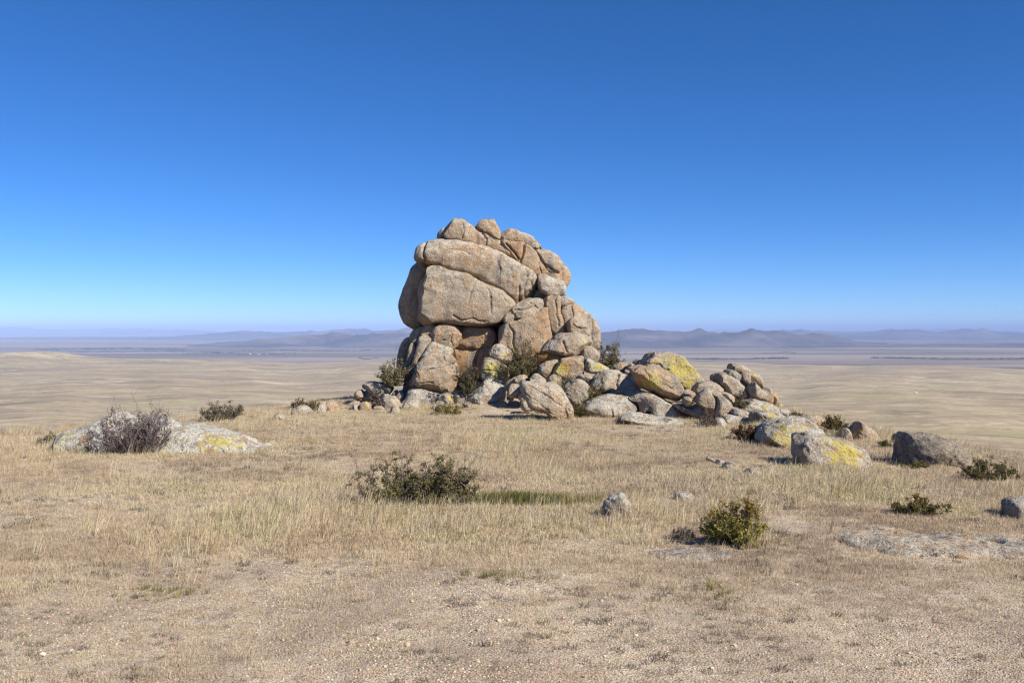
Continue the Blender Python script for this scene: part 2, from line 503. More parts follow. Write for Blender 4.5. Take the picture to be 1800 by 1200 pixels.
def surface_nets(Fv, org, h):
    s = Fv < 0
    n0, n1, n2 = Fv.shape
    cs = np.zeros((n0 - 1, n1 - 1, n2 - 1), np.int8)
    offs = [(a, b, c) for a in (0, 1) for b in (0, 1) for c in (0, 1)]
    for a, b, c in offs:
        cs += s[a:n0 - 1 + a, b:n1 - 1 + b, c:n2 - 1 + c]
    act = (cs > 0) & (cs < 8)
    I, J, K = np.nonzero(act)
    idx = np.full(act.shape, -1, np.int64)
    idx[I, J, K] = np.arange(len(I))
    acc = np.zeros((len(I), 3))
    cnt = np.zeros(len(I))
    for ax in range(3):
        for o1 in (0, 1):
            for o2 in (0, 1):
                a = [0, 0, 0]
                others = [q for q in range(3) if q != ax]
                a[others[0]], a[others[1]] = o1, o2
                b = list(a)
                b[ax] = 1
                fa = Fv[I + a[0], J + a[1], K + a[2]]
                fb = Fv[I + b[0], J + b[1], K + b[2]]
                m = (fa < 0) != (fb < 0)
                t = np.where(m, fa / np.where(m, fa - fb, 1), 0)
                pt = np.array(a, float)[None, :].repeat(len(I), 0)
                pt[:, ax] = t
                acc[m] += pt[m]
                cnt[m] += 1
    V = (np.stack([I, J, K], -1) + acc / cnt[:, None]) * h + org
    faces = []
    for ax in range(3):
        sl = [slice(1, -1)] * 3
        sa, sb = [slice(1, n - 1) for n in Fv.shape], [slice(1, n - 1) for n in Fv.shape]
        sa[ax], sb[ax] = slice(0, Fv.shape[ax] - 1), slice(1, Fv.shape[ax])
        A, B = s[tuple(sa)], s[tuple(sb)]
        ch = A != B
        i = list(np.nonzero(ch))
        flip = A[tuple(i)]
        o = [q for q in range(3) if q != ax]
        i = [i[q] + (1 if q != ax else 0) for q in range(3)]
        def c(d1, d2):
            j = [v.copy() for v in i]
            j[o[0]] = j[o[0]] - d1
            j[o[1]] = j[o[1]] - d2
            return idx[j[0], j[1], j[2]]
        q = np.stack([c(0, 0), c(1, 0), c(1, 1), c(0, 1)], -1)
        if ax == 1:
            flip = ~flip
        q[flip] = q[flip][:, ::-1]
        faces.append(q[:, ::-1])
    return V, np.vstack(faces)

def biggest(V, Q):
    lab = np.arange(len(V))
    for _ in range(400):
        m = lab[Q].min(1)
        new = lab.copy()
        np.minimum.at(new, Q.ravel(), np.repeat(m, 4))
        new = new[new]
        if (new == lab).all():
            break
        lab = new
    u, c = np.unique(lab, return_counts=True)
    if len(u) == 1:
        return V, Q
    keep = lab == u[c.argmax()]
    ix = np.cumsum(keep) - 1
    return V[keep], ix[Q[keep[Q[:, 0]]]]

def vert_normals(V, Q):
    n = np.cross(V[Q[:, 2]] - V[Q[:, 0]], V[Q[:, 3]] - V[Q[:, 1]])
    N = np.zeros_like(V)
    for c in range(4):
        np.add.at(N, Q[:, c], n)
    return N / np.maximum(np.linalg.norm(N, axis=1, keepdims=True), 1e-12)

def lap(V, Q, it=2, k=0.5):
    for _ in range(it):
        S = np.zeros_like(V)
        c = np.zeros(len(V))
        for a in range(4):
            for b in (1, 3):
                np.add.at(S, Q[:, a], V[Q[:, (a + b) % 4]])
                np.add.at(c, Q[:, a], 1)
        V = V + k * (S / np.maximum(c, 1)[:, None] - V)
    return V

REG = {'A': (680, 370, 4.737), 'B': (600, 550, 6), 'C': (820, 560, 6), 'D': (1040, 580, 5), 'E': (1240, 640, 3.2143),
       'G': (560, 760, 3), 'H': (1100, 840, 2.5714), 'L': (0, 640, 3), 'P': (0, 0, 1)}
_seed = [100]
def rock(name, reg, pts, yf=None, t=1.0, rnd=0.8, a=0.0, b=0.0, cracks=(), warm=0.3, pale=0.5, dark=0.0, yel=None,
         label=None, cat='rock', group=None, parent=None, rough=1.0, bury=None, res=None, extra=None):
    """a rock whose outline is traced from the photo: yf distance of its front (None: where its foot meets the ground),
    t thickness in metres, rnd 0..1 how domed, a / b lean of the front face to the right / backwards"""
    _seed[0] += 1
    seed = _seed[0]
    ox, oy, sc = REG[reg]
    P = np.asarray(pts, float) / sc + np.array([ox, oy])
    bot, topy = P[:, 1].max(), P[:, 1].min()
    hpx = bot - topy
    grounded = yf is None
    if grounded:
        yf = hit(P[:, 0].mean(), bot)
        if bury is None:
            bury = 0.28
    if bury:
        cxm, cym = P.mean(0)
        sl = np.clip(((P[:, 0] - cxm) * (P[:, 1] - cym)).sum() / ((P[:, 0] - cxm) ** 2).sum(), -0.6, 0.6)
        low = sstep(0.0, 0.22 * hpx, P[:, 1] - (cym + sl * (P[:, 0] - cxm)))
        P[:, 1] += low * (bury * hpx + (0.8 * np.maximum(bot - P[:, 1], 0) if bury >= 0.15 else 0))
    yc = yf + t * 0.5
    s = yc / F
    U = np.stack([(P[:, 0] - CX) * s, EYE + (CY - P[:, 1]) * s], -1)
    U = smooth_poly(U)
    lo, hi = U.min(0), U.max(0)
    if res is None:
        res = max(0.017 if yc > 20 else 0.012, (hi - lo).max() / (125 if parent else 85))
    T = t * 0.5
    gu = np.arange(lo[0] - 3 * res, hi[0] + 3 * res, res)
    gv = np.arange(lo[1] - 3 * res, hi[1] + 3 * res, res)
    GU, GV = np.meshgrid(gu, gv, indexing='ij')
    wob = 0.05 * np.minimum(hi - lo, 1.2).min() * rough
    du = wob * fbm(GU * 2.2, GV * 2.2, seed * 1.7, 3, seed)
    dv = wob * fbm(GU * 2.2, GV * 2.2, seed * 1.7 + 40, 3, seed + 7)
    d, ins = poly_sd(GU + du * 0.6, GV + dv * 0.6, U)
    grow = min(0.04, 0.07 * (hi - lo).min()) if parent else min(0.02, 0.04 * (hi - lo).min())
    sd = np.where(ins, d, -d) + grow
    ins = sd > 0
    d = np.abs(sd)
    inr = d[ins].max() if ins.any() else 0.1
    inr = inr + grow
    sd = np.where(ins, d, -d)
    nb = int(np.clip((0.2 * inr / res) ** 2 * 3, 2, 50))
    w = sstep(0.3, 0.8, sd / inr)
    sd = sd * (1 - w) + blur2(sd, nb) * w
    dome = np.clip(sd / inr, 0, 1)
    if parent:
        Rr = float(np.clip(inr * rnd * 0.55, 2.5 * res, 0.24))
        Rd = min(T * 0.9, Rr * 1.15)
    else:
        Rr = max(inr * min(rnd * 0.85, 0.9), 2.5 * res)
        Rd = min(T * min(0.95, rnd + 0.1), max(Rr * 1.6, 0.3 * T))
    Te = T * (0.9 + 0.1 * np.sqrt(dome))
    eu = np.maximum(Rr - sd, 0) / Rr
    uc, vc = (lo + hi) / 2
    off = a * (GU - uc) + b * (GV - vc)
    if extra:
        off = off + extra(GU - uc, GV - vc)
    w0 = off[ins].min() - T - 4 * res
    w1 = off[ins].max() + T + 4 * res
    wr = max(res, (w1 - w0) / 90)
    gw = np.arange(w0, w1 + wr, wr)
    ew = np.maximum(np.abs(gw[None, None, :] - off[:, :, None]) - (Te[:, :, None] - Rd), 0) / Rd
    Fv = np.sqrt(eu[:, :, None] ** 2 + ew ** 2) - 1.0
    # scale the depth axis so that cells are cubes of res
    V, Q = surface_nets(Fv, np.zeros(3), 1.0)
    V, Q = biggest(V, Q)
    V = np.stack([gu[0] + V[:, 0] * res, yc + gw[0] + V[:, 2] * wr, gv[0] + V[:, 1] * res], -1)
    V = lap(V, Q, 3, 0.5)
    N = vert_normals(V, Q)
    # outward check
    c = V.mean(0)
    if ((V - c) * N).sum() < 0:
        Q = Q[:, ::-1]
        N = -N
    # joint faces: shear the skin off along a few random planes
    rg = np.random.default_rng(seed)
    ctr = np.array([uc, yc, vc])
    for _ in range(9 if parent else 7):
        nv = rg.normal(0, 1, 3)
        nv[1] = -abs(nv[1]) * 0.8
        nv /= np.linalg.norm(nv)
        e = (V - ctr) @ nv
        ex = e - e.max() * (rg.uniform(0.9, 0.985) if parent else rg.uniform(0.66, 0.93) if name == 'stone' else rg.uniform(0.80, 0.95))
        cut = np.clip(ex, 0, None) * 0.75
        V = V - cut[:, None] * nv[None]
    V = lap(V, Q, 1, 0.4)
    N = vert_normals(V, Q)
    sz = min(max(inr, 0.06), 0.9)
    f1 = 0.75 / sz
    disp = 0.10 * sz * rough * fbm(V[:, 0] * f1, V[:, 1] * f1, V[:, 2] * f1, 3, seed)
    f2 = 3.2 / sz
    disp = disp + 0.022 * sz * rough * fbm(V[:, 0] * f2, V[:, 1] * f2, V[:, 2] * f2, 3, seed + 3)
    # flaked shells: shallow steps in the skin
    fl = fbm(V[:, 0] * f1 * 1.3, V[:, 1] * f1 * 1.3, V[:, 2] * f1 * 1.6, 3, seed + 11)
    disp = disp - (0.03 if parent else 0.035) * sz * rough * sstep(0.10, 0.135, fl) - 0.025 * sz * rough * sstep(-0.25, -0.3, fl)
    front = np.clip(-N[:, 1] * 2 + 0.6, 0, 1)
    for cr in cracks:
        cp, cw, cd = cr
        cp = np.asarray(cp, float) / sc + np.array([ox, oy])
        cu = np.stack([(cp[:, 0] - CX) * s, EYE + (CY - cp[:, 1]) * s], -1)
        jx = 0.03 * fbm(V[:, 0] * 5, V[:, 1] * 5, V[:, 2] * 5, 3, seed + 21)
        dd, _ = poly_sd(V[:, 0] + jx, V[:, 2] + jx, cu, False)
        disp = disp - front * cd * 1.1 * np.exp(-(dd / (cw * 0.6)) ** 2)
    V = V + N * disp[:, None]
    base = np.array([uc, yc, V[:, 2].min()])
    o = add_obj(name, None if False else new_mesh(name, V - base, Q), ROCK, label=label if not parent else None,
                cat=cat if not parent else None, group=group if not parent else None)
    if parent:
        o.parent = parent
        o.location = base - np.array(parent.location)
        if label:
            o['label'] = label
    else:
        o.location = base
    o['warm'], o['pale'], o['dark'] = float(warm), float(pale), float(dark)
    if yel:
        yx, yy, yr = yel
        lp = at(ox + yx / sc, oy + yy / sc, yf + t * 0.12)
        o['lx'], o['ly'], o['lz'], o['lr'] = float(lp[0]), float(lp[1]), float(lp[2]), float(yr / sc * s)
    else:
        o['lx'], o['ly'], o['lz'], o['lr'] = 0.0, 0.0, -500.0, 0.01
    return o

# --- the great tor: one outcrop, each jointed block a part of it
tor = add_obj('rock_tower', None, loc=(-0.5, 31.5, -0.5), label='tall tan granite tor of stacked blocks rising from the rubble', cat='rock tower')
def blk(pts, yf, t, rnd=0.4, a=0.15, b=0.1, **k):
    k.setdefault('warm', 0.62)
    k.setdefault('pale', 0.55)
    k.setdefault('rough', 0.7)
    reg = k.pop('reg', 'A')
    return rock('block', reg, pts, yf, t, rnd, a, b, parent=tor, **k)
# hidden heart of the tor
blk([(330, 520), (560, 330), (800, 260), (1150, 380), (1380, 560), (1400, 760), (1560, 850), (1640, 1060), (1500, 1300), (700, 1500), (330, 1500), (250, 1150), (330, 950)], 31.6, 3.0, 0.5, 0, 0.02, warm=0.5, pale=0.2)
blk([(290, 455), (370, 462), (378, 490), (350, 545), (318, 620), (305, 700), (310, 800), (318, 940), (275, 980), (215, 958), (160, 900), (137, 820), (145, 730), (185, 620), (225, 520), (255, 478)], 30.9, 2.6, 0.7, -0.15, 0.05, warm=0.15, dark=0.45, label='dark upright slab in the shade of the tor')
blk([(372, 478), (440, 474), (520, 512), (600, 534), (700, 560), (770, 590), (850, 642), (960, 694), (1030, 748), (1082, 800), (1045, 850), (985, 890), (962, 940), (880, 974), (780, 968), (680, 966), (560, 948), (440, 948), (330, 972), (300, 930), (285, 850), (290, 760), (285, 690), (308, 610), (348, 550)],
    29.95, 3.2, 0.42, 0.16, 0.03, warm=0.3, yel=(410, 630, 95), cracks=[([(768, 590), (740, 640), (725, 700), (700, 770)], 0.03, 0.05), ([(860, 660), (880, 760), (870, 860)], 0.05, 0.06), ([(960, 700), (980, 760), (1030, 790)], 0.03, 0.05), ([(580, 880), (640, 920), (740, 905), (820, 930)], 0.04, 0.05)],
    label='huge smooth lower block of the tor')
blk([(283, 440), (290, 350), (330, 310), (400, 283), (500, 255), (600, 280), (700, 305), (800, 330), (900, 352), (1000, 396), (1100, 448), (1180, 500), (1250, 543), (1272, 590), (1268, 650), (1230, 692), (1190, 742), (1110, 790), (1075, 788), (1030, 742), (950, 683), (850, 630), (770, 584), (700, 558), (600, 528), (520, 506), (440, 472), (370, 468), (335, 445)],
    30.5, 2.8, 0.5, 0.17, 0.06, warm=0.42, pale=0.9, cracks=[([(350, 300), (338, 370), (350, 450)], 0.05, 0.12), ([(930, 455), (955, 500), (940, 560)], 0.03, 0.06), ([(1160, 490), (1165, 560), (1150, 640), (1160, 740)], 0.035, 0.06), ([(1215, 520), (1205, 600), (1215, 690)], 0.03, 0.05), ([(480, 320), (560, 345), (700, 380)], 0.025, 0.03), ([(1100, 650), (1110, 780)], 0.05, 0.06)],
    label='long sloping upper block of the tor')
blk([(498, 160), (545, 115), (620, 100), (680, 128), (740, 155), (800, 165), (850, 195), (900, 230), (960, 270), (1000, 300), (1050, 360), (1115, 432), (1118, 455), (1000, 398), (900, 354), (840, 332), (790, 328), (730, 304), (640, 278), (560, 262), (510, 248), (497, 205)],
    30.85, 2.2, 0.6, 0.2, 0.15, warm=0.66, pale=0.7, cracks=[([(640, 130), (660, 200), (640, 260)], 0.04, 0.05), ([(790, 170), (840, 260), (830, 330)], 0.04, 0.07)])
blk([(435, 272), (433, 210), (460, 180), (505, 160), (520, 245), (470, 264)], 31.0, 1.4, 0.8, 0, 0.1, warm=0.2, dark=0.3)
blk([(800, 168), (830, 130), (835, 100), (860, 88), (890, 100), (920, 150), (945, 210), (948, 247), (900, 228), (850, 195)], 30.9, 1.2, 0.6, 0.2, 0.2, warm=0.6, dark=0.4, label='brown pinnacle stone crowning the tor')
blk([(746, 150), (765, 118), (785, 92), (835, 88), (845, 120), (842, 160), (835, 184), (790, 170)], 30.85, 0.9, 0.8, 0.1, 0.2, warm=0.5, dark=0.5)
blk([(950, 242), (985, 195), (1050, 178), (1130, 205), (1190, 230), (1240, 280), (1280, 322), (1270, 338), (1220, 344), (1160, 304), (1090, 280), (1010, 274), (958, 264)], 31.05, 1.8, 0.6, 0.2, 0.2, warm=0.55, pale=0.7)
blk([(940, 262), (1010, 270), (1100, 278), (1160, 303), (1220, 345), (1260, 400), (1310, 450), (1370, 490), (1435, 520), (1440, 600), (1445, 660), (1380, 604), (1270, 560), (1190, 520), (1110, 465), (1040, 370)],
    30.95, 2.2, 0.35, 0.2, 0.12, warm=0.95, pale=0.4, cracks=[([(1000, 300), (1050, 370), (1110, 445)], 0.06, 0.12), ([(1150, 300), (1140, 360), (1115, 430)], 0.05, 0.1), ([(1270, 480), (1290, 550)], 0.03, 0.05), ([(1300, 460), (1350, 520), (1400, 530)], 0.03, 0.05)])
blk([(1225, 350), (1270, 337), (1340, 355), (1400, 395), (1440, 440), (1465, 468), (1435, 500), (1422, 525), (1370, 492), (1310, 452), (1270, 392)], 31.05, 1.6, 0.6, 0.2, 0.3, warm=0.5, pale=0.7)
blk([(1425, 505), (1470, 466), (1500, 495), (1520, 545), (1510, 600), (1480, 642), (1455, 650), (1430, 600)], 31.3, 1.6, 0.7, 0.25, 0.1, warm=0.6)
blk([(1262, 562), (1285, 544), (1340, 562), (1400, 588), (1460, 608), (1478, 650), (1472, 700), (1430, 722), (1350, 718), (1310, 690), (1268, 655)], 30.7, 1.5, 0.7, 0.2, 0.25, warm=0.15, pale=0.95, label='pale grey stone wedged under the upper right of the tor')
blk([(1200, 745), (1265, 655), (1340, 700), (1345, 745), (1250, 770)], 31.1, 1.2, 0.6, 0.1, 0.1, warm=0.5)
blk([(938, 990), (972, 950), (1080, 922), (1200, 882), (1322, 818), (1334, 870), (1348, 960), (1368, 1060), (1345, 1150), (1290, 1230), (1100, 1230), (1040, 1160), (955, 1120), (936, 1050)],
    29.9, 2.4, 0.28, 0.2, 0.08, warm=0.68, pale=0.5, cracks=[([(1020, 950), (1060, 1010), (1050, 1100), (1075, 1160)], 0.05, 0.09)], label='tan buttress at the front right of the tor')
blk([(975, 892), (1008, 852), (1055, 848), (1080, 885), (1062, 928), (1010, 942), (980, 932)], 30.1, 1.0, 0.8, 0.1, 0.1, warm=0.45)
blk([(1045, 845), (1080, 800), (1150, 755), (1230, 737), (1300, 758), (1324, 800), (1312, 832), (1200, 892), (1130, 918), (1085, 924), (1072, 875)], 30.15, 1.8, 0.5, 0.15, 0.3, warm=0.5, cracks=[([(1050, 830), (1140, 830), (1230, 800)], 0.03, 0.05), ([(1190, 770), (1260, 810)], 0.025, 0.04)])
blk([(1308, 742), (1370, 720), (1432, 724), (1436, 790), (1432, 850), (1452, 920), (1462, 1012), (1400, 1024), (1365, 1004), (1345, 920), (1330, 840), (1310, 780)], 30.2, 1.5, 0.6, 0.1, 0.05, warm=0.7, pale=0.3, cracks=[([(1400, 740), (1405, 850), (1420, 960)], 0.05, 0.05)])
blk([(1350, 1010), (1460, 1010), (1470, 1100), (1380, 1130)], 30.5, 1.2, 0.5, 0.1, 0.05, warm=0.85, pale=0.1)
blk([(1433, 727), (1490, 724), (1542, 755), (1538, 792), (1480, 804), (1435, 795)], 30.5, 1.4, 0.6, 0.15, 0.3, warm=0.4, pale=0.8)
blk([(1432, 798), (1540, 762), (1620, 820), (1690, 890), (1722, 930), (1746, 1000), (1750, 1100), (1720, 1150), (1600, 1160), (1480, 1120), (1462, 1000), (1450, 900)], 30.4, 2.4, 0.45, 0.25, 0.2, warm=0.5, pale=0.6, cracks=[([(1530, 780), (1535, 870), (1520, 930)], 0.035, 0.06), ([(1680, 900), (1690, 1000), (1680, 1080)], 0.035, 0.06)])
blk([(1498, 965), (1528, 908), (1570, 903), (1620, 938), (1668, 980), (1672, 1040), (1600, 1040), (1520, 1030)], 29.9, 1.2, 0.8, 0.15, 0.2, warm=0.4, pale=0.7, cracks=[([(1540, 940), (1590, 975), (1660, 985)], 0.03, 0.05)])
# the lower courses on the left
blk([(968, 222), (1000, 165), (1060, 128), (1150, 128), (1232, 155), (1254, 200), (1272, 250), (1232, 312), (1200, 364), (1140, 374), (1070, 350), (1000, 334), (968, 282)], 30.0, 1.9, 0.6, 0.1, 0.05, reg='B', warm=0.55, cracks=[([(1090, 280), (1140, 280), (1160, 240)], 0.025, 0.04), ([(1180, 230), (1170, 300), (1200, 340)], 0.025, 0.04)])
blk([(1240, 178), (1330, 153), (1450, 153), (1560, 163), (1612, 200), (1622, 260), (1606, 332), (1560, 348), (1450, 368), (1380, 354), (1290, 364), (1218, 354), (1235, 310), (1270, 258)], 30.4, 2.0, 0.5, 0.1, 0.02, reg='B', warm=0.95, pale=0.15, cracks=[([(1490, 180), (1540, 240), (1520, 310)], 0.03, 0.04)], label='rusty brown block tucked under the overhang of the tor')
blk([(1178, 455), (1195, 372), (1290, 362), (1380, 355), (1450, 370), (1560, 350), (1600, 352), (1580, 420), (1570, 500), (1500, 560), (1430, 640), (1350, 660), (1250, 640), (1200, 540)], 30.5, 2.0, 0.4, 0.1, 0.02, reg='B', warm=0.95, pale=0.15, cracks=[([(1460, 370), (1450, 440), (1430, 540)], 0.03, 0.05)])
blk([(848, 232), (880, 160), (960, 113), (1018, 128), (1018, 168), (978, 218), (968, 266), (900, 260)], 30.2, 1.4, 0.7, 0.0, 0.1, reg='B', warm=0.4)
blk([(762, 325), (780, 210), (800, 175), (885, 153), (856, 240), (834, 302), (800, 335)], 30.3, 1.4, 0.7, -0.05, 0.1, reg='B', warm=0.2, dark=0.2)
blk([(735, 335), (738, 250), (768, 190), (796, 176), (776, 260), (768, 330)], 30.6, 1.2, 0.7, -0.1, 0.05, reg='B', warm=0.3, dark=0.4)
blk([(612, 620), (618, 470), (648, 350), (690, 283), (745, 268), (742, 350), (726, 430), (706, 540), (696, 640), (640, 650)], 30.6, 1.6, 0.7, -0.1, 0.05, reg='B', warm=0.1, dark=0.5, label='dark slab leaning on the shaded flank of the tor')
blk([(686, 650), (700, 530), (738, 340), (784, 328), (790, 390), (774, 480), (746, 540), (724, 640)], 30.1, 1.3, 0.8, -0.05, 0.1, reg='B', warm=0.15, dark=0.3)
blk([(768, 540), (800, 430), (830, 330), (860, 240), (962, 258), (968, 312), (924, 372), (884, 442), (844, 502), (795, 560)], 29.9, 1.5, 0.8, 0.0, 0.25, reg='B', warm=0.25, pale=0.8)
blk([(866, 500), (900, 430), (970, 320), (1050, 347), (1162, 382), (1168, 440), (1130, 480), (1050, 480), (980, 490), (920, 510)], 29.75, 1.5, 0.6, 0.1, 0.3, reg='B', warm=0.3, pale=0.85)
blk([(676, 900), (690, 700), (722, 620), (800, 560), (860, 640), (800, 800), (740, 850)], 29.7, 1.5, 0.6, -0.1, 0.2, reg='B', warm=0.25, dark=0.2)

# --- loose boulders round the tor: each a thing of its own
def bo(name, label, reg, pts, yf=None, t=0.9, rnd=0.9, a=0.1, b=0.2, **k):
    return rock(name, reg, pts, yf, t, rnd, a, b, label=label, cat=k.pop('cat', 'boulder' if name == 'boulder' else 'stone' if name == 'stone' else 'rock'), **k)
FOOT = 'stones at the foot of the tor'
PILE = 'boulders in the rubble pile'
bo('boulder', 'big tan boulder with orange stain leaning against the left foot of the tor', 'B', [(733, 640), (790, 560), (860, 490), (950, 443), (1010, 418), (1090, 428), (1150, 455), (1197, 500), (1208, 540), (1242, 590), (1268, 650), (1224, 692), (1204, 800), (1150, 838), (1060, 824), (960, 800), (850, 794), (738, 774), (728, 700)],
   28.75, 1.9, 0.6, 0.12, 0.15, warm=0.55, pale=0.5, cracks=[([(930, 590), (1050, 555), (1200, 535)], 0.025, 0.06), ([(1090, 440), (1110, 500), (1190, 530)], 0.025, 0.05), ([(740, 590), (820, 610), (840, 640)], 0.025, 0.05), ([(870, 720), (1000, 715)], 0.025, 0.04)])
bo('boulder', 'grey lichened base slab under the big tan boulder', 'B', [(620, 1015), (690, 900), (750, 800), (820, 783), (960, 798), (1070, 828), (1160, 840), (1120, 880), (1030, 900), (980, 1000), (870, 1010), (740, 1020)], 28.6, 1.6, 0.5, 0.1, 0.5, warm=0.1, pale=0.95)
bo('stone', 'pale rounded stone before the grey base slab', 'B', [(622, 1000), (700, 930), (790, 905), (835, 930), (842, 980), (800, 1005), (640, 1012)], None, 0.7, pale=0.9, warm=0.1, group=FOOT)
bo('stone', 'stone with one bright yellow lichen spot at the foot of the tor', 'B', [(1008, 932), (1040, 860), (1110, 838), (1180, 868), (1194, 932), (1100, 975), (1020, 955)], 28.0, 0.7, pale=0.7, warm=0.35, yel=(1150, 885, 40), bury=0.2)
bo('stone', 'tan flat-topped stone touching the yellow-spotted stone', 'B', [(1148, 850), (1210, 818), (1290, 833), (1334, 900), (1312, 940), (1200, 955), (1185, 890)], 28.1, 0.7, pale=0.6, warm=0.45, bury=0.3)
bo('stone', 'grey angular stone half hidden by a green shrub', 'B', [(950, 1000), (980, 938), (1040, 930), (1085, 965), (1055, 1012), (970, 1032)], None, 0.5, pale=0.7, warm=0.1)
bo('stone', 'little stone with orange crust in the grass', 'B', [(1278, 965), (1320, 938), (1370, 948), (1384, 990), (1330, 1004)], None, 0.35, pale=0.7, warm=0.5)
bo('boulder', 'grey wedge boulder sloping down below the lichen-spotted block', 'B', [(1330, 885), (1400, 828), (1480, 758), (1550, 693), (1640, 708), (1742, 750), (1744, 795), (1692, 855), (1620, 890), (1530, 938), (1450, 952), (1338, 940)], 27.9, 1.3, 0.6, 0.1, 0.5, warm=0.2, pale=0.95, bury=0.15)
bo('boulder', 'squat boulder spotted with yellow lichen over grey and brown', 'B', [(1466, 640), (1480, 540), (1500, 478), (1540, 463), (1640, 508), (1712, 560), (1748, 620), (1754, 690), (1720, 750), (1650, 760), (1550, 740), (1478, 700)], 28.6, 1.2, 0.7, 0.1, 0.2, warm=0.35, pale=0.8, yel=(1610, 590, 150), cracks=[([(1480, 600), (1600, 590), (1740, 640)], 0.025, 0.05)])
bo('boulder', 'round boulder capped with pale lichen resting beside the brown blocks', 'B', [(1553, 440), (1568, 390), (1620, 343), (1700, 338), (1772, 380), (1798, 440), (1772, 504), (1700, 536), (1620, 518), (1560, 474)], 29.2, 1.1, 0.9, 0.1, 0.25, warm=0.35, pale=0.9, yel=(1715, 430, 45), cracks=[([(1570, 420), (1650, 440), (1760, 450)], 0.02, 0.03)])
bo('boulder', 'flat dark slab jutting out below the shrub left of the tor', 'B', [(232, 772), (290, 728), (360, 733), (450, 748), (535, 790), (505, 850), (430, 880), (350, 856), (290, 814)], 29.3, 1.2, 0.7, 0.0, 0.4, warm=0.0, pale=0.8, dark=0.35)
bo('stone', 'pale domed stone in front of the shaded hollow', 'B', [(438, 925), (470, 883), (540, 868), (592, 900), (628, 952), (612, 995), (520, 1015), (450, 988)], None, 0.7, pale=0.7, warm=0.25, group=FOOT)
bo('stone', 'knobbly dark stone at the outer end of the flat slab', 'B', [(143, 880), (155, 830), (200, 810), (232, 830), (240, 880), (200, 905), (155, 915)], 29.3, 0.6, warm=0.2, pale=0.4, dark=0.3)
bo('stone', 'dark stone wedged under the flat slab', 'B', [(228, 835), (280, 820), (335, 850), (350, 890), (300, 925), (230, 905)], 29.5, 0.7, warm=0.1, pale=0.3, dark=0.4)
bo('stone', 'long low dark stone at the left tip of the rubble', 'B', [(58, 995), (100, 948), (160, 918), (205, 930), (160, 980), (90, 1008)], 29.2, 0.6, warm=0.1, pale=0.6, dark=0.3, bury=0.2)
bo('stone', 'small pale round stone at the left tip of the rubble', 'B', [(80, 1002), (120, 963), (180, 968), (198, 1012), (140, 1028)], None, 0.4, pale=0.8, warm=0.2)
bo('stone', 'yellowish cracked stone beside the reddish shrub', 'B', [(198, 1002), (220, 948), (280, 943), (308, 990), (282, 1032), (210, 1034)], None, 0.5, pale=0.6, warm=0.5, yel=(255, 960, 50))
bo('stone', 'single pale stone out in the grass before the shaded hollow', 'B', [(508, 1052), (540, 998), (590, 998), (624, 1040), (585, 1068)], None, 0.4, pale=0.6, warm=0.35)
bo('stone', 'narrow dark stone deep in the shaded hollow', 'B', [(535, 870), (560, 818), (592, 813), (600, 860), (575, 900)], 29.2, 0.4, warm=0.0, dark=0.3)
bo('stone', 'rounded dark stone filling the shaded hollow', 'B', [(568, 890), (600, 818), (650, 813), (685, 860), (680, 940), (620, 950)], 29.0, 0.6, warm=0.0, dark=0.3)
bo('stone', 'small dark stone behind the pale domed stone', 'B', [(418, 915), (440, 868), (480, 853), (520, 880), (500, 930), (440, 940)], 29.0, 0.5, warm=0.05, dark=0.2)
bo('stone', 'low flat stone under the reddish shrub', 'B', [(325, 1002), (380, 978), (440, 988), (448, 1018), (340, 1024)], None, 0.4, pale=0.7, warm=0.3)

bo('boulder', 'large brown boulder overhanging the pile with a dark shadow beneath', 'C', [(778, 332), (830, 268), (920, 208), (1000, 163), (1080, 143), (1180, 148), (1262, 183), (1314, 230), (1334, 272), (1284, 304), (1222, 364), (1140, 410), (1050, 414), (960, 394), (850, 370), (783, 348)],
   28.0, 1.5, 0.75, 0.05, 0.15, warm=0.45, pale=0.6, dark=0.2, yel=(1245, 220, 40), cracks=[([(1010, 230), (1020, 290), (1060, 340)], 0.04, 0.05)])
bo('boulder', 'smooth oval boulder beside the yellow-striped boulder', 'C', [(748, 522), (790, 478), (860, 438), (952, 435), (968, 462), (934, 512), (894, 594), (850, 630), (778, 604)], 27.7, 0.9, 0.8, 0.1, 0.25, warm=0.4, pale=0.6)
bo('boulder', 'tan boulder with a bright yellow lichen stripe down its left edge', 'C', [(902, 582), (940, 508), (990, 428), (1060, 408), (1150, 408), (1216, 402), (1218, 450), (1234, 510), (1230, 594), (1150, 640), (1080, 640), (1000, 612), (925, 606)], 27.5, 1.2, 0.55, 0.1, 0.15, warm=0.6, pale=0.5, yel=(1000, 530, 95))
bo('stone', 'grey stone tip showing behind the yellow-striped boulder', 'C', [(1135, 405), (1190, 372), (1220, 400), (1224, 480), (1170, 470)], 28.2, 0.6, warm=0.2, pale=0.6)
bo('boulder', 'tan boulder leaning under the right end of the overhanging boulder', 'C', [(1213, 372), (1240, 308), (1280, 283), (1352, 328), (1398, 380), (1384, 434), (1330, 460), (1260, 460), (1218, 430)], 28.0, 0.9, 0.8, 0.1, 0.2, warm=0.5, pale=0.6)
bo('boulder', 'pale wedge-shaped slab speckled yellow pointing right', 'C', [(1238, 502), (1275, 423), (1350, 458), (1430, 488), (1505, 530), (1455, 560), (1390, 575), (1300, 570), (1248, 548)], 27.6, 0.9, 0.6, 0.1, 0.5, warm=0.15, pale=0.9, yel=(1400, 510, 110))
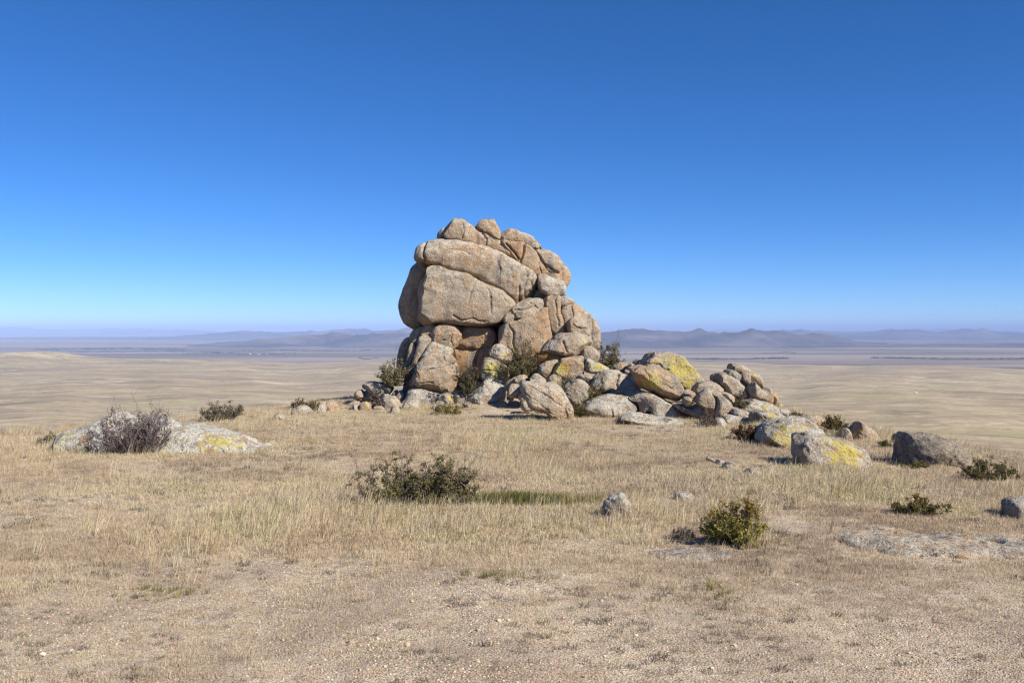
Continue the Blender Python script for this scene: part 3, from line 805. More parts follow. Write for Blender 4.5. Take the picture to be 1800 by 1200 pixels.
bo('boulder', 'long whaleback boulder with orange-brown foot in the pile', 'C', [(1255, 705), (1330, 658), (1400, 588), (1450, 553), (1530, 543), (1620, 558), (1740, 588), (1780, 630), (1800, 690), (1830, 740), (1790, 790), (1700, 820), (1590, 820), (1550, 780), (1450, 780), (1350, 760), (1280, 740)], 26.5, 1.5, 0.7, 0.05, 0.35, warm=0.35, pale=0.85, yel=(1480, 680, 50), cracks=[([(1590, 570), (1560, 660), (1580, 720)], 0.05, 0.07)])
bo('boulder', 'grey egg-shaped boulder standing behind the tilted block', 'C', [(1026, 742), (1070, 678), (1150, 643), (1222, 658), (1272, 708), (1298, 780), (1284, 845), (1222, 900), (1180, 930), (1100, 890), (1036, 800)], 25.0, 0.9, 0.85, 0.1, 0.2, warm=0.3, pale=0.75)
bo('boulder', 'long tilted block balanced on its lower right end over shadow', 'C', [(582, 692), (610, 648), (660, 642), (740, 668), (820, 688), (900, 688), (970, 718), (1022, 790), (1062, 850), (1108, 930), (1114, 1010), (1092, 1054), (1000, 1086), (955, 1090), (880, 1034), (820, 974), (740, 944), (680, 914), (636, 840), (586, 760)],
   None, 1.2, 0.5, 0.15, 0.35, warm=0.4, pale=0.75, bury=0.03, cracks=[([(640, 680), (740, 740), (880, 830), (1060, 960)], 0.02, 0.025), ([(900, 700), (1010, 830), (1090, 960)], 0.02, 0.02), ([(600, 760), (760, 880), (900, 1000)], 0.03, 0.02), ([(1040, 900), (1060, 980), (1050, 1050)], 0.025, 0.06)])
bo('stone', 'grey angular stone right of the wedge boulder', 'C', [(426, 792), (450, 728), (490, 687), (580, 703), (590, 760), (552, 806), (485, 842), (430, 812)], 26.9, 0.7, pale=0.75, warm=0.25)
bo('stone', 'round stone perched on top of the grey angular stone', 'C', [(497, 682), (520, 628), (570, 595), (622, 598), (640, 640), (604, 694), (530, 702)], 27.2, 0.6, pale=0.6, warm=0.35)
bo('stone', 'shaded slanting stone between wedge boulder and round stone', 'C', [(405, 760), (420, 680), (470, 638), (545, 613), (520, 680), (455, 750)], 27.5, 0.6, pale=0.5, warm=0.2)
bo('stone', 'pale grey stone above the high end of the tilted block', 'C', [(668, 650), (700, 598), (740, 583), (800, 608), (844, 650), (840, 700), (740, 700)], 26.3, 0.7, pale=0.9, warm=0.15)
bo('stone', 'stone with a vertical yellow lichen streak above the tilted block', 'C', [(852, 652), (880, 608), (930, 597), (972, 603), (990, 650), (990, 730), (950, 720), (868, 700)], 26.4, 0.7, pale=0.6, warm=0.3, yel=(955, 650, 40))
bo('stone', 'dark round stone in the shadow of the tilted block', 'C', [(576, 905), (620, 868), (672, 866), (700, 920), (650, 950), (585, 938)], 25.6, 0.5, warm=0.1, dark=0.2, bury=0.2)
bo('stone', 'dark low stone at the tip of the tilted block shadow', 'C', [(322, 895), (380, 873), (432, 888), (448, 925), (340, 932)], None, 0.4, warm=0.1, dark=0.2)
bo('stone', 'flat pale stone in the grass left of the tilted block', 'C', [(436, 892), (480, 853), (560, 848), (605, 870), (565, 916), (470, 922)], None, 0.6, b=0.6, pale=0.8, warm=0.3)
bo('stone', 'low whitish stone lying before the wedge boulder', 'C', [(246, 885), (290, 843), (342, 843), (364, 872), (300, 897)], None, 0.45, pale=0.8, warm=0.2)
bo('stone', 'small grey stone wedged near the foot of the wedge boulder', 'C', [(332, 852), (370, 818), (418, 838), (404, 872), (350, 875)], None, 0.4, pale=0.7, warm=0.2)
bo('stone', 'sliver of stone behind the tilted block', 'C', [(545, 840), (590, 775), (645, 850), (610, 880)], 26.6, 0.5, pale=0.6, warm=0.2)
bo('stone', 'low tan stone beneath the wedge-shaped slab', 'C', [(1156, 622), (1200, 593), (1280, 598), (1335, 620), (1305, 668), (1230, 680), (1165, 655)], 27.0, 0.7, pale=0.5, warm=0.5)
bo('stone', 'half-shaded stone below the whaleback boulder', 'C', [(1445, 790), (1520, 733), (1572, 748), (1600, 810), (1480, 820)], 25.5, 0.6, pale=0.6, warm=0.3)
bo('stone', 'narrow stone between wedge slab and whaleback boulder', 'C', [(1325, 635), (1390, 573), (1405, 590), (1370, 650)], 26.9, 0.5, pale=0.6, warm=0.3)

bo('rock', 'long low pale whaleback slab with a dark overhanging edge', 'D', [(-104, 705), (-50, 645), (30, 600), (100, 573), (200, 563), (320, 573), (400, 618), (420, 660), (405, 722), (310, 740), (240, 770), (160, 760), (60, 745), (-20, 735), (-95, 732)], 24.2, 1.4, 0.6, 0.05, 0.7, warm=0.25, pale=0.95, cat='rock', cracks=[([(150, 690), (165, 760)], 0.03, 0.06)], bury=0.06)
bo('rock', 'sloping slab with a small arch below the yellow-patched boulder', 'D', [(318, 572), (380, 533), (480, 548), (560, 573), (640, 618), (720, 658), (800, 688), (880, 735), (945, 805), (880, 808), (800, 796), (720, 776), (660, 756), (600, 760), (535, 750), (505, 735), (494, 690), (430, 684), (408, 705), (395, 640)], 24.0, 1.3, 0.6, 0.1, 0.45, warm=0.35, pale=0.75, dark=0.15, cat='rock', bury=0.05)
bo('rock', 'thin pale slab lying flat in the grass below the arch', 'D', [(245, 772), (320, 738), (400, 733), (540, 758), (650, 773), (780, 798), (825, 832), (760, 850), (650, 836), (500, 816), (350, 796)], 22.7, 0.7, 0.5, 0.0, 1.6, warm=0.1, pale=1.0, cat='rock', bury=0.12)
bo('boulder', 'tan boulder tipped over the slabs with yellow patches on its front', 'D', [(342, 332), (420, 310), (500, 318), (560, 348), (640, 373), (720, 398), (762, 440), (788, 490), (798, 560), (762, 604), (690, 614), (620, 594), (540, 558), (480, 524), (418, 494), (376, 432), (362, 380)], 24.3, 1.2, 0.75, 0.12, 0.15, warm=0.6, pale=0.4, yel=(530, 450, 110), cracks=[([(620, 460), (680, 500), (700, 480)], 0.02, 0.04), ([(430, 340), (480, 400), (470, 470)], 0.02, 0.03)])
bo('boulder', 'big dome boulder with a broad bright yellow lichen sheet', 'D', [(426, 302), (460, 235), (520, 203), (640, 201), (740, 218), (830, 253), (892, 310), (934, 370), (984, 420), (1005, 450), (940, 480), (890, 530), (830, 560), (760, 540), (700, 480), (600, 420), (480, 360)], 26.0, 1.6, 0.7, 0.15, 0.25, warm=0.35, pale=0.6, dark=0.2, yel=(790, 370, 240), cracks=[([(440, 290), (560, 290), (640, 340)], 0.03, 0.06)])
bo('stone', 'small dark stone behind the left end of the yellow dome', 'D', [(360, 300), (400, 263), (448, 262), (455, 310), (400, 330)], 27.4, 0.6, warm=0.1, dark=0.3)
bo('boulder', 'smooth brown boulder carrying the small stack on its shoulder', 'D', [(1067, 422), (1110, 383), (1180, 388), (1270, 418), (1342, 458), (1380, 500), (1375, 570), (1400, 605), (1320, 610), (1240, 600), (1160, 580), (1126, 510), (1078, 462)], 24.6, 1.3, 0.7, 0.15, 0.3, warm=0.4, pale=0.6)
bo('boulder', 'curved slab topping the small stack with a yellow patch', 'D', [(1198, 332), (1230, 303), (1290, 308), (1370, 348), (1442, 383), (1478, 430), (1474, 470), (1492, 520), (1450, 500), (1400, 450), (1350, 400), (1280, 375), (1210, 355)], 25.0, 1.0, 0.8, 0.1, 0.2, warm=0.45, pale=0.6, yel=(1420, 410, 35))
bo('stone', 'flat oval stone on the shoulder of the smooth brown boulder', 'D', [(1172, 372), (1195, 350), (1260, 363), (1312, 393), (1324, 432), (1300, 450), (1240, 418), (1188, 398)], 24.7, 0.7, pale=0.7, warm=0.25)
bo('stone', 'round stone propping up the curved top slab', 'D', [(1312, 402), (1340, 373), (1382, 388), (1398, 430), (1384, 478), (1330, 462)], 24.6, 0.6, pale=0.5, warm=0.45)
bo('boulder', 'saddle-shaped grey boulder at the right end of the small stack', 'D', [(1372, 492), (1400, 445), (1440, 498), (1500, 528), (1540, 513), (1573, 530), (1574, 600), (1555, 648), (1480, 635), (1400, 612), (1372, 560)], 24.3, 1.0, 0.7, 0.1, 0.2, warm=0.3, pale=0.6)
bo('stone', 'stone with a yellow upper edge ending the small stack', 'D', [(1566, 547), (1610, 553), (1633, 600), (1624, 645), (1570, 658), (1558, 600)], 24.4, 0.7, pale=0.5, warm=0.6, yel=(1588, 570, 40))
bo('boulder', 'flat-topped dark grey boulder above the split pair', 'D', [(896, 522), (940, 468), (1000, 450), (1090, 463), (1134, 490), (1130, 545), (1070, 560), (990, 570), (905, 560)], 24.5, 0.9, 0.6, 0.05, 0.3, warm=0.15, pale=0.6, dark=0.2)
bo('boulder', 'left half of the split pair, dark and pointed', 'D', [(916, 612), (960, 558), (1032, 523), (1072, 580), (1083, 640), (1074, 705), (1040, 726), (976, 676), (926, 636)], 23.4, 0.8, 0.7, 0.05, 0.2, warm=0.2, pale=0.55, dark=0.15)
bo('boulder', 'right half of the split pair with an orange foot', 'D', [(1056, 542), (1120, 527), (1152, 590), (1204, 640), (1224, 690), (1215, 760), (1150, 768), (1080, 740), (1088, 650), (1080, 580)], 23.3, 0.9, 0.7, 0.15, 0.2, warm=0.5, pale=0.6, yel=(1150, 715, 30), bury=0.1)
bo('stone', 'smooth stone leaning on the right half of the split pair', 'D', [(1130, 562), (1190, 557), (1252, 598), (1274, 640), (1258, 690), (1210, 680), (1155, 610)], 23.8, 0.7, pale=0.75, warm=0.25)
bo('stone', 'rounded tan stone in the gap beside the flat-topped boulder', 'D', [(795, 565), (840, 527), (892, 543), (914, 590), (884, 635), (820, 620)], 24.3, 0.6, pale=0.5, warm=0.5)
bo('stone', 'small cube-like pale stone under the tipped tan boulder', 'D', [(802, 622), (815, 593), (862, 587), (879, 630), (852, 672), (808, 660)], 23.6, 0.45, pale=0.6, warm=0.45)
bo('rock', 'low grey ledge under the small cube-like stone', 'D', [(715, 655), (790, 650), (860, 680), (960, 640), (1000, 700), (930, 745), (840, 730), (760, 695)], 23.7, 1.0, 0.5, 0.0, 0.7, pale=0.8, warm=0.15)
bo('rock', 'broad pale slab sloping down right of the small stack', 'D', [(1260, 670), (1370, 617), (1450, 628), (1560, 648), (1632, 688), (1722, 708), (1765, 775), (1640, 815), (1500, 780), (1400, 770), (1300, 720)], 23.4, 1.2, 0.5, 0.1, 0.7, pale=0.95, warm=0.25, yel=(1520, 690, 40), cracks=[([(1560, 660), (1640, 730), (1680, 780)], 0.03, 0.06)], bury=0.1)
bo('boulder', 'cracked boulder with yellow back beside the rusty shrub', 'D', [(1402, 765), (1430, 718), (1500, 703), (1582, 738), (1645, 805), (1585, 830), (1520, 845), (1430, 825)], 22.0, 0.9, 0.7, 0.1, 0.3, pale=0.6, warm=0.35, yel=(1590, 755, 70), cracks=[([(1470, 740), (1540, 770), (1600, 810)], 0.02, 0.05)])
bo('stone', 'round lichen-blotched stone behind dry twigs', 'D', [(1066, 835), (1090, 768), (1130, 757), (1184, 800), (1186, 856), (1100, 864)], None, 0.5, pale=0.95, warm=0.1)
bo('rock', 'thin grey slab flush with the turf near the split pair', 'D', [(1165, 765), (1260, 752), (1395, 800), (1300, 820), (1180, 800)], 22.7, 0.6, 0.5, 0, 1.5, pale=0.95, warm=0.05, bury=0.15)
bo('rock', 'stepped grey slab between split pair and broad slab', 'D', [(1215, 702), (1280, 686), (1405, 752), (1375, 800), (1260, 760)], 23.0, 0.8, 0.5, 0, 0.9, pale=0.9, warm=0.1)
bo('stone', 'small brown stone beyond the yellow-edged end stone', 'D', [(1596, 655), (1640, 628), (1674, 660), (1664, 690), (1620, 685)], 24.4, 0.4, pale=0.4, warm=0.4, yel=(1660, 665, 20))
bo('stone', 'tan rubble stone behind the whaleback boulder', 'D', [(185, 330), (250, 283), (312, 298), (325, 345), (250, 390)], 27.2, 0.7, pale=0.5, warm=0.45)
bo('stone', 'upright pale stone between rubble and tipped boulder', 'D', [(292, 350), (330, 330), (355, 395), (300, 400)], 26.9, 0.5, pale=0.7, warm=0.3)
bo('stone', 'small tan stone touching the upper end of the tipped boulder', 'D', [(315, 305), (345, 287), (395, 315), (372, 350), (330, 350)], 26.9, 0.5, pale=0.5, warm=0.4)
bo('rock', 'broad mauve-grey slab edged with yellow behind the front lichen boulder', 'E', [(300, 405), (340, 350), (430, 313), (530, 306), (602, 330), (644, 360), (668, 400), (640, 450), (560, 470), (480, 470), (400, 450), (315, 425)], 17.6, 1.4, 0.6, 0.1, 0.6, pale=0.9, warm=0.2, yel=(480, 430, 115), bury=0.05)
bo('boulder', 'smooth grey boulder with bright yellow lichen on its right flank, standing in grass', 'E', [(492, 475), (500, 420), (530, 388), (580, 378), (650, 398), (740, 418), (820, 443), (882, 478), (924, 515), (938, 560), (922, 582), (830, 574), (740, 569), (650, 565), (600, 558), (556, 524), (508, 502)], None, 0.95, 0.75, 0.22, 0.35, pale=0.75, warm=0.3, yel=(770, 490, 135), bury=0.3)
bo('boulder', 'dark rough boulder with a pale broken right end, alone on the right slope', 'E', [(1106, 465), (1130, 408), (1160, 388), (1240, 393), (1320, 408), (1402, 438), (1454, 475), (1464, 530), (1444, 570), (1390, 580), (1340, 560), (1290, 540), (1200, 520), (1130, 490)], None, 0.8, 0.6, -0.2, 0.1, pale=0.15, warm=-0.3, dark=1.0, rough=1.3, bury=0.2)
bo('boulder', 'pointed tan boulder alone at the brow of the hill', 'E', [(837, 405), (845, 348), (880, 326), (922, 360), (962, 405), (985, 434), (900, 440), (848, 430)], None, 0.6, 0.6, 0.2, 0.3, pale=0.5, warm=0.45, yel=(885, 375, 18), bury=0.3)
bo('stone', 'low dark stone behind the dark rough boulder', 'E', [(1062, 425), (1080, 398), (1130, 388), (1150, 400), (1120, 440), (1075, 440)], 18.0, 0.5, pale=0.4, warm=0.15, dark=0.3, bury=0.4)
bo('stone', 'left of two rounded stones touching behind the mauve slab', 'E', [(532, 302), (560, 283), (602, 288), (624, 320), (600, 335), (545, 330)], 20.3, 0.5, pale=0.6, warm=0.2, bury=0.3)
bo('stone', 'right of two rounded stones touching behind the mauve slab', 'E', [(588, 302), (640, 288), (658, 315), (644, 345), (610, 335)], 20.3, 0.5, pale=0.6, warm=0.35, bury=0.3)
bo('stone', 'small grey stone at the foot of the brow shrub', 'E', [(752, 394), (780, 362), (818, 373), (824, 405), (780, 416)], 18.6, 0.4, pale=0.6, warm=0.25, bury=0.2)
bo('stone', 'dark little stone between brow shrub and pointed boulder', 'E', [(792, 350), (820, 333), (848, 343), (846, 385), (810, 380)], 19.0, 0.4, pale=0.4, warm=0.15, dark=0.3, bury=0.2)
bo('boulder', 'grey knobbly boulder on the open slope beyond the flat outcrop', 'E', [(1686, 855), (1698, 790), (1740, 758), (1800, 755), (1850, 790), (1860, 860), (1800, 885), (1700, 868)], None, 0.45, 0.8, 0.1, 0.2, pale=0.5, warm=0.15, dark=0.3, bury=0.25)
for q, (lb, pts) in enumerate([('largest of the pale chips lying in turf before the mauve slab', [(98, 575), (130, 553), (180, 573), (194, 600), (130, 598)]),
        ('flat whitish stone sunk in the grass before the front lichen boulder', [(228, 602), (270, 588), (322, 605), (312, 624), (250, 620)]),
        ('smallest of the pale chips lying in turf before the mauve slab', [(8, 542), (30, 528), (48, 545), (25, 556)]),
        ('middle-sized pale chip between two others before the mauve slab', [(62, 548), (90, 537), (114, 560), (80, 568)])]):
    bo('stone', lb, 'E', pts, None, 0.3, 0.8, 0, 0.5, pale=0.9, warm=0.2, group=None if q == 1 else 'chips of rock in the turf')
bo('stone', 'round pale lichened stone alone in the grass, shaded on its left', 'G', [(1486, 445), (1500, 388), (1530, 348), (1580, 337), (1632, 358), (1664, 400), (1645, 435), (1580, 460), (1515, 455)], None, 0.32, 0.85, 0.1, 0.2, pale=1.0, warm=0.05, rough=1.4, bury=0.3)
bo('stone', 'small flat grey stone in the grass behind the orange-topped shrub', 'H', [(220, 92), (232, 70), (262, 64), (300, 70), (322, 92), (310, 102), (240, 102)], None, 0.2, 0.7, 0.1, 0.4, pale=0.8, warm=0.1, bury=0.3)
bo('rock', 'broad low lichened outcrop behind a bare grey shrub', 'L', [(297, 405), (330, 358), (420, 343), (480, 323), (560, 293), (620, 260), (680, 288), (800, 288), (880, 303), (934, 345), (940, 400), (880, 450), (600, 460), (460, 450), (370, 457), (305, 435)], None, 1.3, 0.6, 0.05, 0.4, pale=1.7, warm=0.15, yel=(350, 390, 60), bury=0.25)
bo('rock', 'low grey outcrop with a bare pink patch and yellow lichen', 'L', [(860, 465), (900, 398), (940, 343), (1040, 337), (1120, 352), (1232, 383), (1302, 408), (1342, 430), (1400, 436), (1380, 452), (1280, 460), (1180, 474), (1040, 475), (950, 475)], None, 1.2, 0.6, 0.05, 0.6, pale=1.6, warm=0.4, yel=(1170, 395, 120), bury=0.25)
bo('stone', 'grey left stone of a pair on the skyline ridge', 'L', [(1668, 248), (1688, 210), (1712, 200), (1722, 230), (1712, 256), (1680, 262)], None, 0.5, pale=0.8, warm=0.15)
bo('stone', 'pinkish right stone of a pair on the skyline ridge', 'L', [(1712, 245), (1720, 205), (1745, 183), (1768, 198), (1794, 228), (1770, 248)], None, 0.5, pale=0.4, warm=0.6)
bo('stone', 'low grey stone farthest from the tor on the skyline ridge', 'L', [(1436, 290), (1450, 264), (1490, 263), (1514, 288), (1480, 295)], None, 0.35, pale=0.8, warm=0.05)
bo('stone', 'long grey stone in front of the skyline shrub', 'L', [(1526, 255), (1560, 226), (1620, 223), (1654, 247), (1620, 264), (1540, 266)], None, 0.45, pale=0.9, warm=0.1)
bo('stone', 'tiny pale stone lying below the skyline ridge stones', 'L', [(1560, 310), (1562, 297), (1576, 293), (1586, 308), (1574, 316)], None, 0.12, pale=0.7, warm=0.4)

def outcrop(name, label, px, py, rx, ry, h, seed, pot=None, **k):
    """bedrock showing through the turf: a low uneven dome seen in plan"""
    x, y, _ = on_ground(px, py)
    na, nr = 110, 34
    A = np.linspace(0, 2 * np.pi, na, endpoint=False)
    rr = np.concatenate([np.linspace(0.02, 1.0, nr - 2), [1.06, 1.1]])
    R, A = np.meshgrid(rr, A, indexing='ij')
    o = 1 + 0.30 * fbm(np.cos(A) * 1.3, np.sin(A) * 1.3, seed, 3, seed)
    X = x + R * o * rx * np.cos(A)
    Y = y + R * o * ry * np.sin(A)
    H = h * np.clip(1 - R ** 2.4, 0, 1) ** 0.6 * (0.7 + 0.5 * fbm(X * 1.6, Y * 1.6, seed, 4, seed + 2)) + 0.012 * fbm(X * 9, Y * 9, 0, 3, seed)
    H = H - 0.10 * sstep(0.98, 1.1, R)
    if pot:
        dd = np.hypot((X - x - pot[0]) / pot[2], (Y - y - pot[1]) / pot[3])
        H = H - pot[4] * np.exp(-dd ** 4)
    Z = ground_z(X, Y) + H
    V = np.stack([X, Y, Z], -1).reshape(-1, 3)
    base = np.array([x, y, gz(x, y)])
    Q = grid_faces(len(rr), na, True)[:, ::-1]
    V = np.vstack([V, [[V[:na, 0].mean(), V[:na, 1].mean(), V[:na, 2].mean()]]])
    T = np.stack([np.arange(na), (np.arange(na) + 1) % na, np.full(na, len(V) - 1)], -1)
    n = np.cross(V[Q[:, 1]] - V[Q[:, 0]], V[Q[:, 2]] - V[Q[:, 0]])[:, 2].sum()
    if n < 0:
        Q = Q[:, ::-1]
    if np.cross(V[T[:, 1]] - V[T[:, 0]], V[T[:, 2]] - V[T[:, 0]])[:, 2].sum() < 0:
        T = T[:, ::-1]
    o = add_obj(name, new_mesh(name, V - base, [Q, T]), ROCK, loc=base, label=label, cat='rock')
    o['warm'], o['pale'], o['dark'] = k.get('warm', 0.35), k.get('pale', 0.5), k.get('dark', 0.0)
    o['lx'], o['ly'], o['lz'], o['lr'] = 0.0, 0.0, -500.0, 0.01
    return (x, y, rx, ry)
OUT = [outcrop('bedrock', 'flat pinkish bedrock outcrop breaking through the turf', 1598, 957, 0.52, 0.72, 0.09, 5, warm=0.4, pale=0.65),
       outcrop('bedrock', 'flat bedrock outcrop with a dark weathered pothole', 1755, 962, 0.42, 0.6, 0.09, 8, warm=0.4, pale=0.65, pot=(-0.05, 0.22, 0.17, 0.13, 0.11)),
       outcrop('bedrock', 'thin pale strip of bedrock in turf before the olive shrub', 1650, 864, 0.42, 0.30, 0.05, 12),
       outcrop('bedrock', 'pale gravelly bedrock patch under the orange-topped shrub shadow', 1215, 972, 0.34, 0.22, 0.03, 15)]

# ------------------------------------------------------------------ shrubs
def shrub(label, px, py, wpx, hpx, cols, d=None, leaves=2600, leaf=0.016, twigs=1.0, seed=1, grey=False, top=None, depth=0.8, name='shrub', flat=0.0, lean=0.0):
    rng = np.random.default_rng(seed)
    if d is None:
        x, y, z = on_ground(px, py)
    else:
        x, y, z = at(px, py, d)
    W, H = wpx * y / F * 0.5, hpx * y / F
    root = add_obj(name, None, loc=(x, y, z - 0.02), label=label, cat='shrub')
    segs, tips = [], []
    leaves = int(leaves * 1.6)
    def env(u):
        """distance to the crown's edge in direction u"""
        k = math.sqrt((u[0] / W) ** 2 + (u[1] / (W * depth)) ** 2 + (max(u[2], 0.02) / H) ** 2)
        return 1.0 / k
    def grow(p, u, L, r, lev):
        n = 5 if lev < 2 else 3
        pts = [p]
        for i in range(n):
            u = u + rng.normal(0, 0.16 + 0.06 * lev, 3)
            u[2] += 0.05
            u = u / np.linalg.norm(u)
            p = p + u * L / n
            if p[2] < 0.01:
                p[2] = 0.01
            pts.append(p)
        segs.append((pts, r, lev))
        if lev >= 1 or rng.random() < 0.4:
            tips.append((pts, lev))
        if lev < 3:
            for _ in range(int(rng.integers(3, 6)) if lev < 2 else int(rng.integers(2, 4))):
                i = int(rng.integers(1, n + 1))
                v = u + rng.normal(0, 0.85, 3)
                v[2] += 0.15
                v /= np.linalg.norm(v)
                grow(pts[i].copy(), v, L * rng.uniform(0.3, 0.55), r * 0.6, lev + 1)
    ns = int(rng.integers(9, 14) * twigs * 1.7) + 4
    for i in range(ns):
        th = rng.uniform(0, 2 * math.pi)
        b = np.array([math.cos(th) * W * rng.uniform(0, 0.45), math.sin(th) * W * depth * rng.uniform(0, 0.45), 0.0])
        e = rng.uniform(0.12, 1.45)
        ph = th + rng.normal(0, 0.5)
        u = np.array([math.cos(ph) * math.cos(e) + lean, math.sin(ph) * math.cos(e), math.sin(e) * (1 - flat * 0.4)])
        u /= np.linalg.norm(u)
        L = max(env(u) - np.linalg.norm(b) * 0.6, 0.25 * H) * rng.uniform(0.6, 0.98)
        grow(b, u, L, 0.004 + 0.004 * min(H, 1.0), 0)
    # fit the grown crown to its measured width and height
    allp = np.vstack([np.array(p_) for p_, _, _ in segs])
    fx = 0.97 * W / np.percentile(np.abs(allp[:, 0]), 98.5)
    fy = W * depth / np.percentile(np.abs(allp[:, 1]), 98.5)
    fz = 0.97 * H / np.percentile(allp[:, 2], 99)
    fit = np.array([fx, fy, fz])
    segs = [([q * fit for q in p_], r_, l_) for p_, r_, l_ in segs]
    tips = [([q * fit for q in p_], l_) for p_, l_ in tips]
    # tapered three-sided twigs
    V, Q = [], []
    n0 = 0
    for pts, r, lev in segs:
        P = np.array(pts)
        k = len(P)
        rr = np.linspace(r, r * 0.35, k) + 0.0006
        for i, ang in enumerate((0, 2.094, 4.189)):
            V.append(P + (rr[:, None] * np.array([math.cos(ang), math.sin(ang), 0.3 * math.sin(ang + 1)])[None]))
        for a in range(3):
            b = (a + 1) % 3
            i = np.arange(k - 1)
            Q.append(np.stack([n0 + a * k + i, n0 + b * k + i, n0 + b * k + i + 1, n0 + a * k + i + 1], -1))
        n0 += 3 * k
    me = new_mesh('branches', np.vstack(V), np.vstack(Q))
    add_obj('branches', me, TWIG_GREY if grey else TWIG, parent=root)
    # leaves
    sel = rng.integers(0, len(tips), leaves)
    C = np.zeros((leaves, 3))
    for j, ti in enumerate(sel):
        pts, lev = tips[ti]
        i = rng.integers(0, len(pts) - 1)
        f = rng.random()
        C[j] = pts[i] * (1 - f) + pts[i + 1] * f
    C += rng.normal(0, leaf * 0.8, C.shape)
    C[:, 2] = np.maximum(C[:, 2], 0.01)
    ok = (C[:, 0] / W) ** 2 + (C[:, 1] / (W * depth)) ** 2 + (C[:, 2] / H) ** 2 < 1.35
    C = C[ok]
    n = len(C)
    A = rng.normal(0, 1, (n, 3))
    A /= np.linalg.norm(A, axis=1, keepdims=True)
    B = np.cross(A, rng.normal(0, 1, (n, 3)))
    B /= np.linalg.norm(B, axis=1, keepdims=True)
    sz = leaf * rng.uniform(0.6, 1.35, (n, 1))
    V = np.stack([C - A * sz, C + B * sz * 0.42, C + A * sz, C - B * sz * 0.42], 1).reshape(-1, 3)
    Q = np.arange(4 * n).reshape(-1, 4)
    me = new_mesh('foliage', V, Q, False)
    cols = np.array(cols)
    ci = np.clip(((fbm(C[:, 0] * 6 / max(W, .2), C[:, 1] * 6, C[:, 2] * 6, 2, seed) * 0.6 + 0.5) + rng.normal(0, 0.22, n)) * len(cols), 0, len(cols) - 1).astype(int)
    c = cols[ci] * rng.uniform(0.7, 1.3, (n, 1))
    if top is not None:
        tt = (rng.random(n) < sstep(0.5, 1.0, C[:, 2] / H) * 0.6)[:, None]
        c = np.where(tt, np.array(top) * rng.uniform(0.7, 1.3, (n, 1)), c)
    c4 = np.concatenate([np.repeat(c, 4, 0), np.ones((4 * n, 1))], 1).astype(np.float32)
    at_ = me.attributes.new('col', 'FLOAT_COLOR', 'POINT')
    at_.data.foreach_set('color', c4.ravel())
    add_obj('foliage', me, LEAF, parent=root)
    return root

DKG = [(0.13, 0.12, 0.055), (0.21, 0.185, 0.085), (0.26, 0.23, 0.11), (0.26, 0.205, 0.125)]
OLI = [(0.11, 0.105, 0.035), (0.17, 0.155, 0.05), (0.23, 0.20, 0.075), (0.19, 0.135, 0.07)]
GRN = [(0.19, 0.175, 0.045), (0.30, 0.275, 0.065), (0.40, 0.36, 0.09), (0.46, 0.36, 0.12)]
RUS = [(0.12, 0.055, 0.03), (0.17, 0.075, 0.04), (0.10, 0.065, 0.035), (0.20, 0.12, 0.06)]
GRY = [(0.13, 0.11, 0.09), (0.17, 0.145, 0.115), (0.12, 0.115, 0.065), (0.21, 0.18, 0.14)]
shrub('wide dark twiggy shrub in the open grass beside green grass', 735, 886, 244, 88, DKG + OLI[:3], leaves=24000, leaf=0.0125, twigs=3.2, seed=3, depth=0.6, grey=True, flat=0.4)
shrub('leafy green shrub with orange-tinted top in the grass', 1293, 957, 126, 84, GRN, leaves=9000, leaf=0.0115, twigs=1.6, seed=5, top=(0.34, 0.20, 0.05), depth=0.8)
shrub('low olive and orange shrub in grass between dark boulder and bedrock', 1622, 906, 104, 38, OLI, leaves=4500, leaf=0.012, twigs=1.5, seed=6, top=(0.26, 0.12, 0.04), depth=0.6)
shrub('olive spreading shrub just past the dark rough boulder', 1738, 842, 100, 38, OLI, leaves=3500, leaf=0.015, twigs=1.6, seed=7)
shrub('large half-bare grey shrub growing over the lichened outcrop', 236, 797, 152, 84, [(0.12, 0.115, 0.055), (0.14, 0.105, 0.085), (0.18, 0.135, 0.115), (0.13, 0.10, 0.095)], leaves=5600, leaf=0.014, twigs=4.0, seed=8, grey=True, depth=0.55)
shrub('dark little shrub at the end of the lichened outcrop', 84, 782, 34, 26, DKG, leaves=900, leaf=0.016, seed=9)
shrub('rounded twiggy shrub alone on the hill edge', 393, 738, 80, 34, OLI + GRY, leaves=2600, leaf=0.022, twigs=1.8, seed=10, grey=True)
shrub('shrub behind the long grey skyline stone', 538, 724, 56, 26, OLI + RUS[:1], d=27.5, leaves=1600, leaf=0.024, twigs=1.2, seed=11)
shrub('tall dark green shrub against the tan buttress', 921, 668, 78, 76, DKG + GRN[:1], d=28.4, leaves=5200, leaf=0.024, twigs=2.0, seed=12)
shrub('green shrub on the back slope behind the whaleback boulder', 1070, 650, 56, 52, DKG + OLI[:1], d=30.2, leaves=3600, leaf=0.026, twigs=1.5, seed=13)
shrub('grey-green shrub between the tan boulder and wedge boulder', 820, 690, 48, 52, OLI + GRY, d=28.2, leaves=2600, leaf=0.022, twigs=1.5, seed=14)
shrub('black-looking shrub in the shade left of the tor', 697, 676, 70, 44, DKG, d=29.5, leaves=3200, leaf=0.026, twigs=1.5, seed=15)
shrub('spindly upright shrub rising from the shaded flat slab', 680, 668, 22, 36, GRY + DKG[:2], d=29.6, leaves=700, leaf=0.024, seed=16, twigs=0.6)
shrub('reddish dry shrub among the stones left of the tor', 664, 717, 30, 24, RUS + GRY, leaves=900, leaf=0.02, seed=17, grey=True)
shrub('small yellow-green shrub at the foot of the spotted stone', 788, 728, 54, 22, GRN + OLI, leaves=2200, leaf=0.018, seed=18)
